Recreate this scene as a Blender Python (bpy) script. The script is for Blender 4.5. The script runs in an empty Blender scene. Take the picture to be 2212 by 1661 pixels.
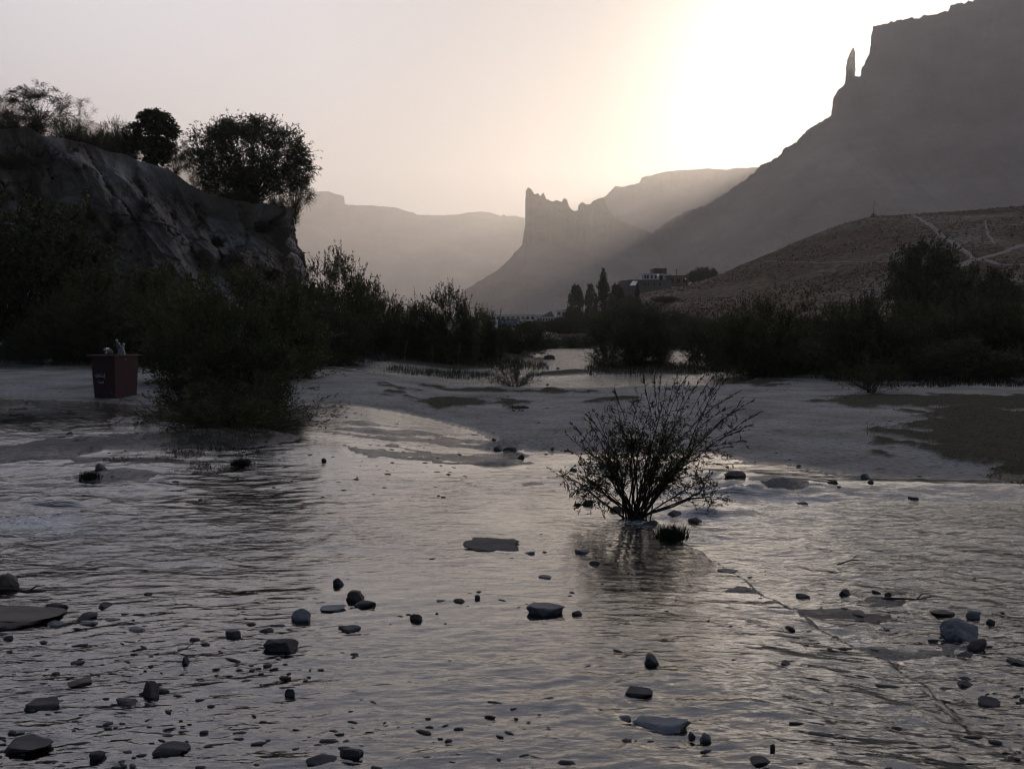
import bpy, bmesh, math, random
import numpy as np
from mathutils import Vector, Matrix

R = math.radians
sc = bpy.context.scene
COL = sc.collection

# ---------------------------------------------------------------- camera
CAM_Z = 1.55
F, CU, CV, HV = 2150.0, 1106.0, 830.5, 700.0      # picture measured on a 2212 x 1661 sheet; HV = horizon row
PITCH = math.atan((CV - HV) / F)
cam_d = bpy.data.cameras.new("camera")
cam = bpy.data.objects.new("camera", cam_d)
COL.objects.link(cam)
cam.location = (0, 0, CAM_Z)
cam.rotation_euler = (R(90) - PITCH, 0, 0)
cam_d.sensor_width = 36.0
cam_d.lens = 36.0 * F / 2212.0
cam_d.clip_start = 0.1
cam_d.clip_end = 20000
cam_d.dof.use_dof = True
cam_d.dof.focus_distance = 13.0
cam_d.dof.aperture_fstop = 9.0
sc.camera = cam

# ---------------------------------------------------------------- sky, sun, exposure
SUN_AZ, SUN_EL = R(20.4), R(11.5)                 # to the right of +Y, above the horizon
world = bpy.data.worlds.new("World")
sc.world = world
world.use_nodes = True
wn, wl = world.node_tree.nodes, world.node_tree.links
wn.clear()
wo = wn.new("ShaderNodeOutputWorld")
bg = wn.new("ShaderNodeBackground")
sky = wn.new("ShaderNodeTexSky")
sky.sky_type = 'NISHITA'
sky.sun_disc = False
sky.sun_elevation = SUN_EL
sky.sun_rotation = SUN_AZ
sky.altitude = 2900
sky.air_density = 1.0
sky.dust_density = 6.0
sky.ozone_density = 1.5
bg.inputs['Strength'].default_value = 0.1
# dusty evening air: forward-scattered glow that falls off with the angle from the sun, warmer and denser low down
sdir = Vector((math.sin(SUN_AZ) * math.cos(SUN_EL), math.cos(SUN_AZ) * math.cos(SUN_EL), math.sin(SUN_EL)))
wtc = wn.new("ShaderNodeTexCoord")
dotn = wn.new("ShaderNodeVectorMath"); dotn.operation = 'DOT_PRODUCT'; dotn.inputs[1].default_value = sdir
wl.new(wtc.outputs['Generated'], dotn.inputs[0])
mr = wn.new("ShaderNodeMapRange"); mr.inputs['From Min'].default_value = -1; mr.inputs['From Max'].default_value = 1
wl.new(dotn.outputs['Value'], mr.inputs['Value'])
rg = wn.new("ShaderNodeValToRGB"); rg.color_ramp.interpolation = 'B_SPLINE'
el = rg.color_ramp.elements
stops = [(-1.0, (.035, .045, .065)), (0.0, (.05, .066, .10)), (0.45, (.19, .21, .26)), (0.68, (.82, .81, .865)), (0.86, (.60, .60, .645)), (0.95, (.26, .27, .29)), (0.982, (.26, .27, .26)), (0.995, (2.2, 2.0, 1.6))]
while len(el) < len(stops): el.new(0.5)
for i, (c, k) in enumerate(stops):
    el[i].position = (c + 1) / 2; el[i].color = (*k, 1)
wl.new(mr.outputs[0], rg.inputs[0])
sepw = wn.new("ShaderNodeSeparateXYZ"); wl.new(wtc.outputs['Generated'], sepw.inputs[0])
rz_ = wn.new("ShaderNodeValToRGB"); rz_.color_ramp.interpolation = 'B_SPLINE'
el = rz_.color_ramp.elements
stops = [(0.0, (1.0, .85, .70)), (0.12, (1.0, .89, .79)), (0.25, (1.04, 1.0, .98)), (0.42, (.98, .97, 1.01)), (1.0, (.32, .44, .64))]
while len(el) < len(stops): el.new(0.5)
for i, (c, k) in enumerate(stops):
    el[i].position = c; el[i].color = (*k, 1)
wl.new(sepw.outputs['Z'], rz_.inputs[0])
def wmix(kind, a, b):
    n = wn.new("ShaderNodeMix"); n.data_type = 'RGBA'; n.blend_type = kind; n.inputs[0].default_value = 1.0; n.clamp_result = False
    for s_, q in ((6, a), (7, b)):
        if isinstance(q, tuple): n.inputs[s_].default_value = (*q, 1)
        else: wl.new(q, n.inputs[s_])
    return n.outputs[2]
glow = wmix('MULTIPLY', rg.outputs[0], rz_.outputs[0])
glow = wmix('MULTIPLY', glow, (11.1, 11.0, 10.9))
base = wmix('MULTIPLY', sky.outputs[0], (0.10, 0.10, 0.10))
wl.new(wmix('ADD', glow, base), bg.inputs['Color'])
wl.new(bg.outputs[0], wo.inputs['Surface'])

sun_d = bpy.data.lights.new("sun", 'SUN')
sun_d.energy = 2.5
sun_d.angle = R(0.6)
sun_d.color = (1.0, 0.86, 0.70)
sun = bpy.data.objects.new("sun", sun_d)
COL.objects.link(sun)
sdir = Vector((math.sin(SUN_AZ) * math.cos(SUN_EL), math.cos(SUN_AZ) * math.cos(SUN_EL), math.sin(SUN_EL)))
sun.rotation_euler = (-sdir).to_track_quat('-Z', 'Y').to_euler()

sc.view_settings.view_transform = 'Standard'
sc.view_settings.look = 'None'
sc.view_settings.exposure = 0.14
sc.view_settings.gamma = 1.0
sc.view_settings.use_curve_mapping = False
sc.render.engine = 'CYCLES'
cy = sc.cycles
cy.use_denoising = True
cy.filter_width = 1.15
cy.max_bounces = 8
cy.diffuse_bounces = 3
cy.glossy_bounces = 3
cy.transmission_bounces = 4
cy.transparent_max_bounces = 10
cy.volume_bounces = 1
cy.caustics_reflective = False
cy.caustics_refractive = False
cy.sample_clamp_indirect = 4.0

# ---------------------------------------------------------------- measuring helpers
CP, SP = math.cos(PITCH), math.sin(PITCH)

def ray(u, v):
    a, b = (u - CU) / F, (v - CV) / F
    return np.array([a, CP - b * SP, -SP - b * CP])

def P(u, v, Y):
    d = ray(u, v)
    k = Y / d[1]
    return (d[0] * k, Y, CAM_Z + d[2] * k)

def G(u, v, z=0.0):
    d = ray(u, v)
    k = (z - CAM_Z) / d[2]
    return (d[0] * k, d[1] * k)

def project(x, y, z):
    """world -> sheet, vectorised"""
    yy = y * CP - (z - CAM_Z) * SP
    zz = y * SP + (z - CAM_Z) * CP
    return CU + F * x / yy, CV - F * zz / yy

# ---------------------------------------------------------------- noise
def _h(ix, iy, iz, seed):
    n = (ix.astype(np.int64) * 374761393 + iy.astype(np.int64) * 668265263 + iz.astype(np.int64) * 2147483647 + seed * 974634777) & 0xffffffff
    n = ((n ^ (n >> 13)) * 1274126177) & 0xffffffff
    n = (n ^ (n >> 16)) & 0xffffffff
    return n.astype(np.float64) / 4294967295.0

def vnoise(x, y, z=None, seed=0):
    x = np.asarray(x, float); y = np.asarray(y, float)
    if z is None:
        ix, iy = np.floor(x), np.floor(y)
        fx, fy = x - ix, y - iy
        fx = fx * fx * fx * (fx * (fx * 6 - 15) + 10); fy = fy * fy * fy * (fy * (fy * 6 - 15) + 10)
        zero = np.zeros_like(ix)
        a = _h(ix, iy, zero, seed); b = _h(ix + 1, iy, zero, seed)
        c = _h(ix, iy + 1, zero, seed); d = _h(ix + 1, iy + 1, zero, seed)
        return (a * (1 - fx) + b * fx) * (1 - fy) + (c * (1 - fx) + d * fx) * fy
    z = np.asarray(z, float)
    iz = np.floor(z); fz = z - iz
    fz = fz * fz * (3 - 2 * fz)
    def layer(k):
        ix, iy = np.floor(x), np.floor(y)
        fx, fy = x - ix, y - iy
        fx = fx * fx * (3 - 2 * fx); fy = fy * fy * (3 - 2 * fy)
        a = _h(ix, iy, k, seed); b = _h(ix + 1, iy, k, seed)
        c = _h(ix, iy + 1, k, seed); d = _h(ix + 1, iy + 1, k, seed)
        return (a * (1 - fx) + b * fx) * (1 - fy) + (c * (1 - fx) + d * fx) * fy
    return layer(iz) * (1 - fz) + layer(iz + 1) * fz

def fbm(x, y, z=None, seed=0, octaves=4, gain=0.5):
    """about -1..1"""
    x = np.asarray(x, float); y = np.asarray(y, float)
    s, a, t, f = 0.0, 1.0, 0.0, 1.0
    for o in range(octaves):
        s = s + a * (vnoise(x * f + 17.3 * o, y * f - 9.1 * o, None if z is None else np.asarray(z, float) * f, seed + o) * 2 - 1)
        t += a; a *= gain; f *= 2.03
    return s / t

def ridged(x, y, z=None, seed=0, octaves=4):
    s, a, t, f = 0.0, 1.0, 0.0, 1.0
    for o in range(octaves):
        n = 1 - np.abs(vnoise(np.asarray(x) * f + 5.7 * o, np.asarray(y) * f, None if z is None else np.asarray(z) * f, seed + o) * 2 - 1)
        s = s + a * n * n; t += a; a *= 0.5; f *= 2.1
    return s / t

def sstep(a, b, x):
    t = np.clip((np.asarray(x, float) - a) / (b - a), 0, 1)
    return t * t * (3 - 2 * t)

# ---------------------------------------------------------------- mesh helpers
def mesh_np(name, verts, faces, mats=(), smooth=True, midx=None):
    """faces: (M,k) array or list of such arrays"""
    if not isinstance(faces, list):
        faces = [faces]
    me = bpy.data.meshes.new(name)
    verts = np.asarray(verts, np.float32)
    me.vertices.add(len(verts))
    me.vertices.foreach_set('co', verts.ravel())
    loops = np.concatenate([np.asarray(f, np.int32).ravel() for f in faces])
    cnt = np.concatenate([np.full(len(f), np.asarray(f).shape[1], np.int32) for f in faces])
    start = np.concatenate([[0], np.cumsum(cnt)[:-1]]).astype(np.int32)
    me.loops.add(len(loops))
    me.loops.foreach_set('vertex_index', loops)
    me.polygons.add(len(cnt))
    me.polygons.foreach_set('loop_start', start)
    me.polygons.foreach_set('loop_total', cnt)
    if midx is not None:
        me.polygons.foreach_set('material_index', np.asarray(midx, np.int32))
    me.polygons.foreach_set('use_smooth', np.full(len(cnt), smooth, bool))
    for m in mats:
        me.materials.append(m)
    me.update(calc_edges=True)
    me.validate()
    return me

def grid_faces(nr, nc, wrap=False):
    i = np.arange(nr - 1)[:, None] * nc
    j = np.arange(nc - (0 if wrap else 1))[None, :]
    j2 = (j + 1) % nc
    return np.stack([i + j, i + j2, i + nc + j2, i + nc + j], -1).reshape(-1, 4)

def link(name, me, parent=None, loc=None):
    o = bpy.data.objects.new(name, me)
    COL.objects.link(o)
    if parent is not None:
        o.parent = parent
    if loc is not None:
        o.location = loc
    return o

def tag(o, label=None, cat=None, group=None, kind=None):
    if label: o['label'] = label
    if cat: o['category'] = cat
    if group: o['group'] = group
    if kind: o['kind'] = kind
    return o

def thing(name, label, cat, loc=(0, 0, 0), rz=0.0, group=None, scale=None):
    o = bpy.data.objects.new(name, None)
    o.empty_display_size = 0.2
    COL.objects.link(o)
    o.location = loc
    o.rotation_euler = (0, 0, rz)
    if scale: o.scale = scale
    return tag(o, label, cat, group)

def attr(me, name, vals):
    a = me.attributes.new(name, 'FLOAT', 'POINT')
    a.data.foreach_set('value', np.asarray(vals, np.float32).ravel())

class MB:
    """collects boxes, bars, tubes into one mesh"""
    def __init__(s): s.v, s.f = [], []
    def box(s, x0, x1, y0, y1, z0, z1):
        n = len(s.v)
        s.v += [(x0, y0, z0), (x1, y0, z0), (x1, y1, z0), (x0, y1, z0), (x0, y0, z1), (x1, y0, z1), (x1, y1, z1), (x0, y1, z1)]
        s.f += [(n, n+3, n+2, n+1), (n+4, n+5, n+6, n+7), (n, n+1, n+5, n+4), (n+1, n+2, n+6, n+5), (n+2, n+3, n+7, n+6), (n+3, n, n+4, n+7)]
        return s
    def hexa(s, pts):
        n = len(s.v)
        s.v += [tuple(p) for p in pts]
        s.f += [(n, n+3, n+2, n+1), (n+4, n+5, n+6, n+7), (n, n+1, n+5, n+4), (n+1, n+2, n+6, n+5), (n+2, n+3, n+7, n+6), (n+3, n, n+4, n+7)]
        return s
    def tube(s, pts, rad, k=8, caps=True):
        pts = [Vector(p) for p in pts]
        rad = rad if hasattr(rad, '__len__') else [rad] * len(pts)
        n = len(s.v)
        for i, p in enumerate(pts):
            d = (pts[min(i+1, len(pts)-1)] - pts[max(i-1, 0)]).normalized()
            a = d.orthogonal().normalized() if abs(d.z) < 0.99 else Vector((1, 0, 0))
            a = (a - d * a.dot(d)).normalized()
            b = d.cross(a)
            for j in range(k):
                t = 2 * math.pi * j / k
                s.v.append(tuple(p + (a * math.cos(t) + b * math.sin(t)) * rad[i]))
        for i in range(len(pts) - 1):
            for j in range(k):
                s.f.append((n + i*k + j, n + i*k + (j+1) % k, n + (i+1)*k + (j+1) % k, n + (i+1)*k + j))
        if caps:
            s.f.append(tuple(n + j for j in range(k))[::-1])
            s.f.append(tuple(n + (len(pts)-1)*k + j for j in range(k)))
        return s
    def lathe(s, prof, k=16, cx=0, cy=0):
        n = len(s.v)
        for r, z in prof:
            for j in range(k):
                t = 2 * math.pi * j / k
                s.v.append((cx + r * math.cos(t), cy + r * math.sin(t), z))
        for i in range(len(prof) - 1):
            for j in range(k):
                s.f.append((n + i*k + j, n + i*k + (j+1) % k, n + (i+1)*k + (j+1) % k, n + (i+1)*k + j))
        return s
    def mesh(s, name, mat, smooth=False, bevel=0.0):
        me = bpy.data.meshes.new(name)
        me.from_pydata(s.v, [], s.f)
        if bevel:
            b = bmesh.new(); b.from_mesh(me)
            bmesh.ops.bevel(b, geom=[e for e in b.edges], offset=bevel, segments=2, affect='EDGES', profile=0.5)
            b.to_mesh(me); b.free()
        me.materials.append(mat)
        if smooth:
            for p in me.polygons: p.use_smooth = True
        me.update()
        return me
    def build(s, name, mat, parent=None, smooth=False, bevel=0.0):
        return link(name, s.mesh(name, mat, smooth, bevel), parent)

# ---------------------------------------------------------------- materials
def new_mat(name):
    m = bpy.data.materials.new(name)
    m.use_nodes = True
    nt = m.node_tree
    nt.nodes.clear()
    return m, nt

def nd(nt, typ, **kw):
    n = nt.nodes.new(typ)
    for k, v in kw.items():
        if k in n.inputs: n.inputs[k].default_value = v
        else: setattr(n, k, v)
    return n

def ramp(nt, fac, stops):
    r = nt.nodes.new('ShaderNodeValToRGB')
    e = r.color_ramp.elements
    while len(e) < len(stops): e.new(0.5)
    for i, (p, c) in enumerate(stops):
        e[i].position = p
        e[i].color = (*c, 1) if len(c) == 3 else c
    nt.links.new(fac, r.inputs[0])
    return r.outputs[0]

def g3(v): return (v, v, v)

def surf(name, stops, scale=1.0, detail=6, rough=0.9, bump=0.3, bump_scale=8.0, bump_dist=0.05, spec=0.3, stretch=(1, 1, 1), rough_lo=None, coords='Object', metallic=0.0):
    """rough natural surface: noise colour + bump"""
    m, nt = new_mat(name)
    L = nt.links
    out = nd(nt, 'ShaderNodeOutputMaterial')
    b = nd(nt, 'ShaderNodeBsdfPrincipled')
    b.inputs['Roughness'].default_value = rough
    b.inputs['Specular IOR Level'].default_value = spec
    b.inputs['Metallic'].default_value = metallic
    tc = nd(nt, 'ShaderNodeTexCoord')
    mp = nd(nt, 'ShaderNodeMapping')
    mp.inputs['Scale'].default_value = stretch
    L.new(tc.outputs[coords], mp.inputs['Vector'])
    n1 = nd(nt, 'ShaderNodeTexNoise', Scale=scale, Detail=detail, Roughness=0.6)
    L.new(mp.outputs[0], n1.inputs['Vector'])
    c = ramp(nt, n1.outputs['Fac'], stops)
    L.new(c, b.inputs['Base Color'])
    if bump:
        n2 = nd(nt, 'ShaderNodeTexNoise', Scale=bump_scale, Detail=8, Roughness=0.65)
        L.new(mp.outputs[0], n2.inputs['Vector'])
        bp = nd(nt, 'ShaderNodeBump', Strength=bump, Distance=bump_dist)
        L.new(n2.outputs['Fac'], bp.inputs['Height'])
        L.new(bp.outputs[0], b.inputs['Normal'])
    L.new(b.outputs[0], out.inputs['Surface'])
    m['bsdf'] = b.name
    return m

M = {}
M['far_rock'] = surf('far_rock', [(0.34, (0.17, 0.135, 0.115)), (0.5, (0.27, 0.22, 0.19)), (0.66, (0.38, 0.325, 0.28))], scale=0.010, detail=10, bump=1.0, bump_scale=0.05, bump_dist=9, stretch=(0.9, 0.9, 1.5))
M['house_white'] = surf('house_white', [(0.3, g3(0.62)), (0.7, g3(0.75))], scale=1.0, bump=0)

# ---------------------------------------------------------------- haze box
def haze_box():
    m, nt = new_mat('haze_air')
    out = nd(nt, 'ShaderNodeOutputMaterial')
    v = nd(nt, 'ShaderNodeVolumePrincipled')
    v.inputs['Color'].default_value = (0.97, 0.91, 0.87, 1)
    v.inputs['Density'].default_value = HAZE
    v.inputs['Anisotropy'].default_value = HAZE_G
    nt.links.new(v.outputs[0], out.inputs['Volume'])
    mb = MB().box(-4300, 4300, -60, 4450, -3.0, 680)
    o = mb.build('haze', m)
    tag(o, 'warm evening haze filling the valley air', 'haze', kind='stuff')
HAZE, HAZE_G = 2.9e-4, 0.67
haze_box()

# ---------------------------------------------------------------- mountains
def interp_poly(pts, u):
    pts = sorted(pts)
    return np.interp(u, [p[0] for p in pts], [p[1] for p in pts])

def mountain(name, label, prof, Y, foot=None, slope=34, batter=0.12, du=2.5, seed=1, flute=10.0, jag=0.0, gul=0.05, lean=0.0):
    """ridge profile on the sheet at distance Y, rock wall down to the foot line, scree slope to the plain, plateau behind"""
    us = np.array([p[0] for p in prof], float); vs = np.array([p[1] for p in prof], float)
    # resample along the outline so that vertical steps keep their shape
    seg = np.hypot(np.diff(us), np.diff(vs)); cum = np.r_[0, np.cumsum(seg)]
    s = np.arange(0, cum[-1], du)
    u = np.interp(s, cum, us); v = np.interp(s, cum, vs)
    v = v + jag * (fbm(s * 0.11, s * 0 + seed, seed=seed, octaves=4)) 
    u = u + jag * 0.4 * (fbm(s * 0.13, s * 0 + seed + 9, seed=seed + 3, octaves=3))
    Yr = Y + lean * (u - 1106) / 1106.0
    d = np.array([ray(a, b) for a, b in zip(u, v)])
    k = Yr / d[:, 1]
    X0 = d[:, 0] * k; Z0 = np.maximum(CAM_Z + d[:, 2] * k, 0.5)
    if foot is None:
        ZF = Z0.copy()
    else:
        vf = interp_poly(foot, u)
        d2 = np.array([ray(a, b) for a, b in zip(u, vf)])
        ZF = np.clip(CAM_Z + d2[:, 2] * Yr / d2[:, 1], 0, Z0)
    px = Y / F                                     # metres per sheet pixel
    n1, n2, n3 = 26, 60, 5
    rows = []
    for i in range(n3):                            # behind
        t = 1 - i / n3
        bk = 1 + t * (Z0 * 0.55 + 30 * px) / Yr
        rows.append(np.stack([X0 * bk, Yr * bk, Z0 * (1 - t * 0.97) - 2 * px * t], 1))
    for i in range(n1 + 1):                        # rock wall
        t = i / n1
        z = Z0 + (ZF - Z0) * t
        fl = (ridged(X0 / (18 * px), z / (160 * px), seed=seed + 20, octaves=4) - 0.5) * flute * px + (fbm(X0 / (4 * px), z / (9 * px), seed=seed + 31) ) * 0.18 * flute * px
        w = min(1, t * 6) * np.clip((Z0 - ZF) / (6 * px), 0, 1)
        ledge = (np.floor(t * 5 + 0.4 * vnoise(X0 / (60 * px), X0 * 0, seed=seed + 5)) / 5)
        yy = Yr - (Z0 - ZF) * batter * (0.5 * t + 0.5 * ledge) - fl * w
        rows.append(np.stack([X0, yy, z], 1))
    ybase = Yr - (Z0 - ZF) * batter
    for i in range(1, n2 + 1):                     # scree
        t = i / n2
        z = ZF * (1 - t) - 3.0 * t
        dist = (ZF - z) / math.tan(R(slope)) * (1 + 0.35 * t * t)
        g = (ridged(X0 / (55 * px) + 0.4 * t, t * 1.6 + X0 * 0, seed=seed + 50, octaves=5) - 0.5) * gul * ZF * 2.0 * min(1, t * 5)
        g = g + fbm(X0 / (7 * px), t * 30 + 0 * X0, seed=seed + 60, octaves=4) * 1.6 * px * min(1, t * 5)
        rows.append(np.stack([X0, ybase - dist - g, z], 1))
    V = np.concatenate(rows)
    me = mesh_np(name, V, grid_faces(len(rows), len(u)), [M['far_rock']], smooth=True)
    return tag(link(name, me), label, kind='structure')

RIGHT = [(1395, 640), (1405, 560), (1412, 503), (1430, 488), (1470, 463), (1520, 445), (1560, 424), (1600, 395), (1632, 371), (1640, 360), (1662, 349), (1682, 338), (1697, 319), (1718, 309), (1740, 283), (1765, 270), (1797, 247), (1799, 225), (1801, 208), (1812, 194), (1826, 184), (1832, 176), (1846, 168), (1858, 166), (1863, 146), (1873, 130), (1879, 112), (1882, 80), (1887, 55), (1930, 47), (1965, 41), (1990, 37), (2049, 24), (2052, 13), (2075, 7), (2084, 9), (2092, 4), (2107, 0), (2150, -9), (2212, -20), (2400, -48), (2800, -60), (3400, 40)]
mountain('mountain', 'high flat-topped cliff mountain with scree slopes catching the glow', RIGHT, 1750,
         foot=[(1400, 560), (1600, 405), (1740, 300), (1800, 262), (1900, 275), (2050, 235), (2212, 215), (3400, 230)], seed=3, jag=5, lean=-350, gul=0.06, du=2.8)
SPIRE = [(1826, 186), (1827, 160), (1831, 130), (1836, 113), (1841, 105), (1846, 106), (1847, 140), (1845, 168)]

def spire():
    Y = 1750 - 350 * (1836 - 1106) / 1106.0
    left = [(186, 1825), (172, 1827), (150, 1828), (130, 1831), (113, 1837), (104, 1842)]
    right = [(186, 1848), (168, 1846), (150, 1847.5), (130, 1847), (113, 1846.5), (104, 1844)]
    vs = np.linspace(190, 104, 34)
    V = []
    k = 14
    for i, v in enumerate(vs):
        l = np.interp(v, [a for a, b in left][::-1], [b for a, b in left][::-1]); r = np.interp(v, [a for a, b in right][::-1], [b for a, b in right][::-1])
        pl = P(l, v, Y); pr = P(r, v, Y)
        cx, rr = (pl[0] + pr[0]) / 2, (pr[0] - pl[0]) / 2
        for j in range(k):
            a = 2 * math.pi * j / k
            q = 1 + 0.22 * (vnoise(np.array([math.cos(a) * 2 + 9]), np.array([i * 0.35 + math.sin(a) * 2]), seed=4)[0] - 0.5)
            V.append((cx + rr * q * math.cos(a), Y + rr * 1.3 * q * math.sin(a), pl[2]))
    V.append((cx, Y, pl[2] + 1)); 
    f = grid_faces(len(vs), k, wrap=True)
    n = (len(vs) - 1) * k
    top = np.array([(n + j, n + (j + 1) % k, len(V) - 1) for j in range(k)])
    me = mesh_np('rock_spire', V, [f, top], [M['far_rock']])
    tag(link('rock_spire', me), 'thin freestanding rock needle beside the notch of the cliff', 'rock spire', kind='structure')
spire()

PINN = [(955, 662), (985, 640), (1010, 622), (1040, 606), (1052, 596), (1078, 583), (1092, 568), (1104, 557), (1112, 545), (1128, 528), (1132, 500), (1137, 468), (1135, 440), (1136, 412), (1141, 407), (1148, 409), (1153, 421), (1162, 417), (1168, 424), (1174, 418), (1180, 431), (1195, 435), (1204, 432), (1212, 436), (1219, 427), (1224, 430), (1230, 447), (1240, 458), (1248, 455), (1250, 444), (1259, 436), (1268, 441), (1278, 441), (1284, 431), (1290, 437), (1297, 428), (1306, 430), (1312, 447), (1322, 462), (1340, 478), (1375, 492), (1410, 505), (1450, 540), (1560, 600), (1700, 660)]
mountain('rock_ridge', 'jagged castle-like rock ridge standing in the middle of the valley', PINN, 1650,
         foot=[(900, 700), (1100, 560), (1128, 530), (1250, 520), (1320, 520), (1500, 560)], seed=11, jag=3.0, gul=0.04, du=1.7, flute=7)
MESA = [(1180, 560), (1240, 470), (1275, 440), (1290, 430), (1305, 427), (1320, 412), (1328, 402), (1342, 404), (1380, 396), (1386, 384), (1430, 373), (1480, 367), (1530, 364), (1560, 367), (1590, 364), (1640, 362), (1800, 356), (2100, 380)]
mountain('mesa', 'rounded plateau rising behind the jagged ridge', MESA, 2500, foot=[(1200, 600), (1330, 440), (1500, 400), (2100, 430)], seed=23, jag=2.0, du=3)
FAR = [(-900, 120), (-400, 160), (-60, 205), (0, 217), (60, 240), (200, 262), (330, 312), (420, 345), (520, 385), (600, 407), (660, 414), (712, 414), (730, 420), (743, 424), (745, 442), (790, 444), (830, 446), (862, 450), (886, 459), (894, 458), (900, 465), (950, 465), (985, 464), (1010, 459), (1040, 457), (1060, 460), (1083, 467), (1088, 461), (1092, 467), (1120, 467), (1160, 480), (1300, 500)]
mountain('far_mountain', 'long pale mountain range closing the valley on the left', FAR, 3700, foot=[(-900, 330), (0, 330), (740, 470), (900, 500), (1300, 530)], seed=37, jag=1.6, du=4.5, flute=5)
# ---------------------------------------------------------------- ground, river bed and water
def poly_sd(poly, x, y):
    """signed distance, positive inside"""
    p = np.array(poly, float); q = np.roll(p, -1, 0)
    d = np.full(x.shape, 1e9); inside = np.zeros(x.shape, bool)
    for (ax, ay), (bx, by) in zip(p, q):
        ex, ey = bx - ax, by - ay
        L2 = ex * ex + ey * ey + 1e-12
        t = np.clip(((x - ax) * ex + (y - ay) * ey) / L2, 0, 1)
        d = np.minimum(d, (x - ax - t * ex) ** 2 + (y - ay - t * ey) ** 2)
        c = ((ay > y) != (by > y)) & (x < (bx - ax) * (y - ay) / (by - ay + 1e-12) + ax)
        inside ^= c
    return np.where(inside, 1, -1) * np.sqrt(d)

def gp(pts, z=0.0):
    return [G(u, v, z) for u, v in pts]

W_FAR = gp([(560, 796), (650, 789), (720, 784), (800, 792), (850, 800), (960, 803), (1060, 800), (1120, 786), (1158, 775), (1165, 753), (1240, 745), (1400, 738), (1480, 735), (1500, 745), (1530, 775), (1600, 800), (1640, 812),
            (1600, 833), (1450, 836), (1250, 842), (1060, 838), (960, 836), (900, 832), (830, 825), (760, 812), (700, 805)], 0.03)
W_LEFT = gp([(-900, 784), (200, 784), (330, 788), (330, 797), (60, 799), (-900, 803)], 0.20)
nearw = gp([(-900, 886), (-200, 884), (100, 888), (200, 894), (330, 905), (430, 912), (520, 902), (620, 906), (700, 900), (840, 904), (930, 914), (1000, 928), (1050, 948), (1128, 975), (1250, 980), (1400, 981), (1540, 980),
            (1600, 1000), (1700, 1004), (1780, 1018), (1850, 1026), (2050, 1029), (2212, 1033), (2700, 1050)], 0.02)
W_NEAR = nearw + [(12, 6), (12, -8), (-12, -8), (-14, 6)]
ISLAND = gp([(1255, 800), (1290, 788), (1380, 782), (1450, 786), (1500, 796), (1560, 806), (1500, 812), (1380, 810), (1290, 812)], 0.03)
BAR = gp([(1120, 812), (1180, 803), (1260, 797), (1300, 806), (1230, 812), (1160, 816)], 0.03)
LOWER = gp([(1175, 1010), (1230, 1052), (1330, 1085), (1420, 1128), (1530, 1185), (1640, 1255), (1760, 1325), (1900, 1395), (1990, 1455), (2080, 1530), (2212, 1590), (2600, 1760)], 0.0) + [(9, 1), (12, 3)] + \
        gp([(2700, 1045), (2212, 1043), (1900, 1040), (1750, 1040), (1600, 1035), (1500, 1012), (1400, 1000), (1250, 1000)], 0.0)
POOLS = [gp([(1735, 1025), (1760, 1016), (1800, 1020), (1812, 1032), (1790, 1042), (1745, 1036)], 0.02)]
# grassy and mossy mats on the flats
MATS = [gp(p, 0.08) for p in ([(1930, 920), (1985, 885), (2100, 890), (2212, 892), (2600, 890), (2600, 1010), (2212, 1002), (2100, 992), (1990, 985), (1930, 960)],
        [(1790, 868), (1900, 862), (2212, 858), (2500, 858), (2500, 895), (2212, 892), (2050, 890), (1900, 885), (1820, 880)],
        [(2085, 1012), (2212, 1005), (2500, 1008), (2500, 1050), (2212, 1042), (2150, 1030)],
        [(915, 868), (970, 862), (1050, 868), (1105, 874), (1060, 884), (1000, 890), (930, 880)],
        [(1105, 885), (1130, 880), (1162, 885), (1130, 892)], [(1290, 866), (1330, 861), (1375, 867), (1330, 874)],
        [(830, 850), (860, 852), (900, 868), (880, 875), (845, 862)], [(900, 840), (1060, 842), (1300, 846), (1300, 852), (1060, 852), (920, 848)],
        [(1590, 828), (1640, 815), (1730, 812), (1700, 824), (1640, 834)])]
MOUNDS = [(455, 985, .85, .40, .16), (330, 955, .7, .25, .10), (270, 940, .3, .18, .10), (250, 1035, .5, .3, .10), (540, 975, .6, .3, .08), (400, 1005, .25, .12, .06), (820, 955, .75, .30, .075), (900, 948, .4, .2, .06),
          (780, 940, .35, .25, .07), (1075, 1000, .25, .12, .05), (1090, 968, .22, .12, .08), (1110, 985, .2, .1, .07), (1640, 1035, .55, .22, .09), (1700, 1042, .35, .12, .07), (1560, 1020, .3, .15, .06),
          (60, 1085, 1.0, .35, .06), (40, 1005, 1.0, .45, .05), (1020, 1065, .5, .2, .025), (1150, 1040, .4, .2, .03)]
TURB = [(1470, 1060, 1.0, .8, 1.0), (1600, 1050, .8, .5, .9), (1380, 1130, .7, .4, .8), (1520, 1110, .7, .5, .9), (1180, 1040, .8, .6, .7), (1010, 1060, .8, .5, .6), (60, 1120, 1.2, .7, .9), (200, 1050, 1.3, .9, .7), (60, 980, 1.6, 1.2, .6),
        (1000, 960, 1.2, .8, .45), (1800, 1330, .9, .5, .7), (1900, 1500, 1.3, .8, .7), (1500, 1480, 1.0, .6, .6), (2000, 1180, 2.2, 1.6, .6), (2150, 1400, 1.2, .8, .6), (1700, 1600, .9, .4, .6), (350, 1150, 2.4, 1.6, .62), (1650, 1200, .8, .5, .6), (860, 1050, .8, .4, .4)]
PLATE, PLATE2 = G(960, 985, 0.02), G(1880, 1290, -0.05)
MOUND_W = [(*G(u, v, 0.02), a, b, h) for u, v, a, b, h in MOUNDS]
TURB_W = [(*G(u, v, 0.0), a, b, h) for u, v, a, b, h in TURB]

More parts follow.
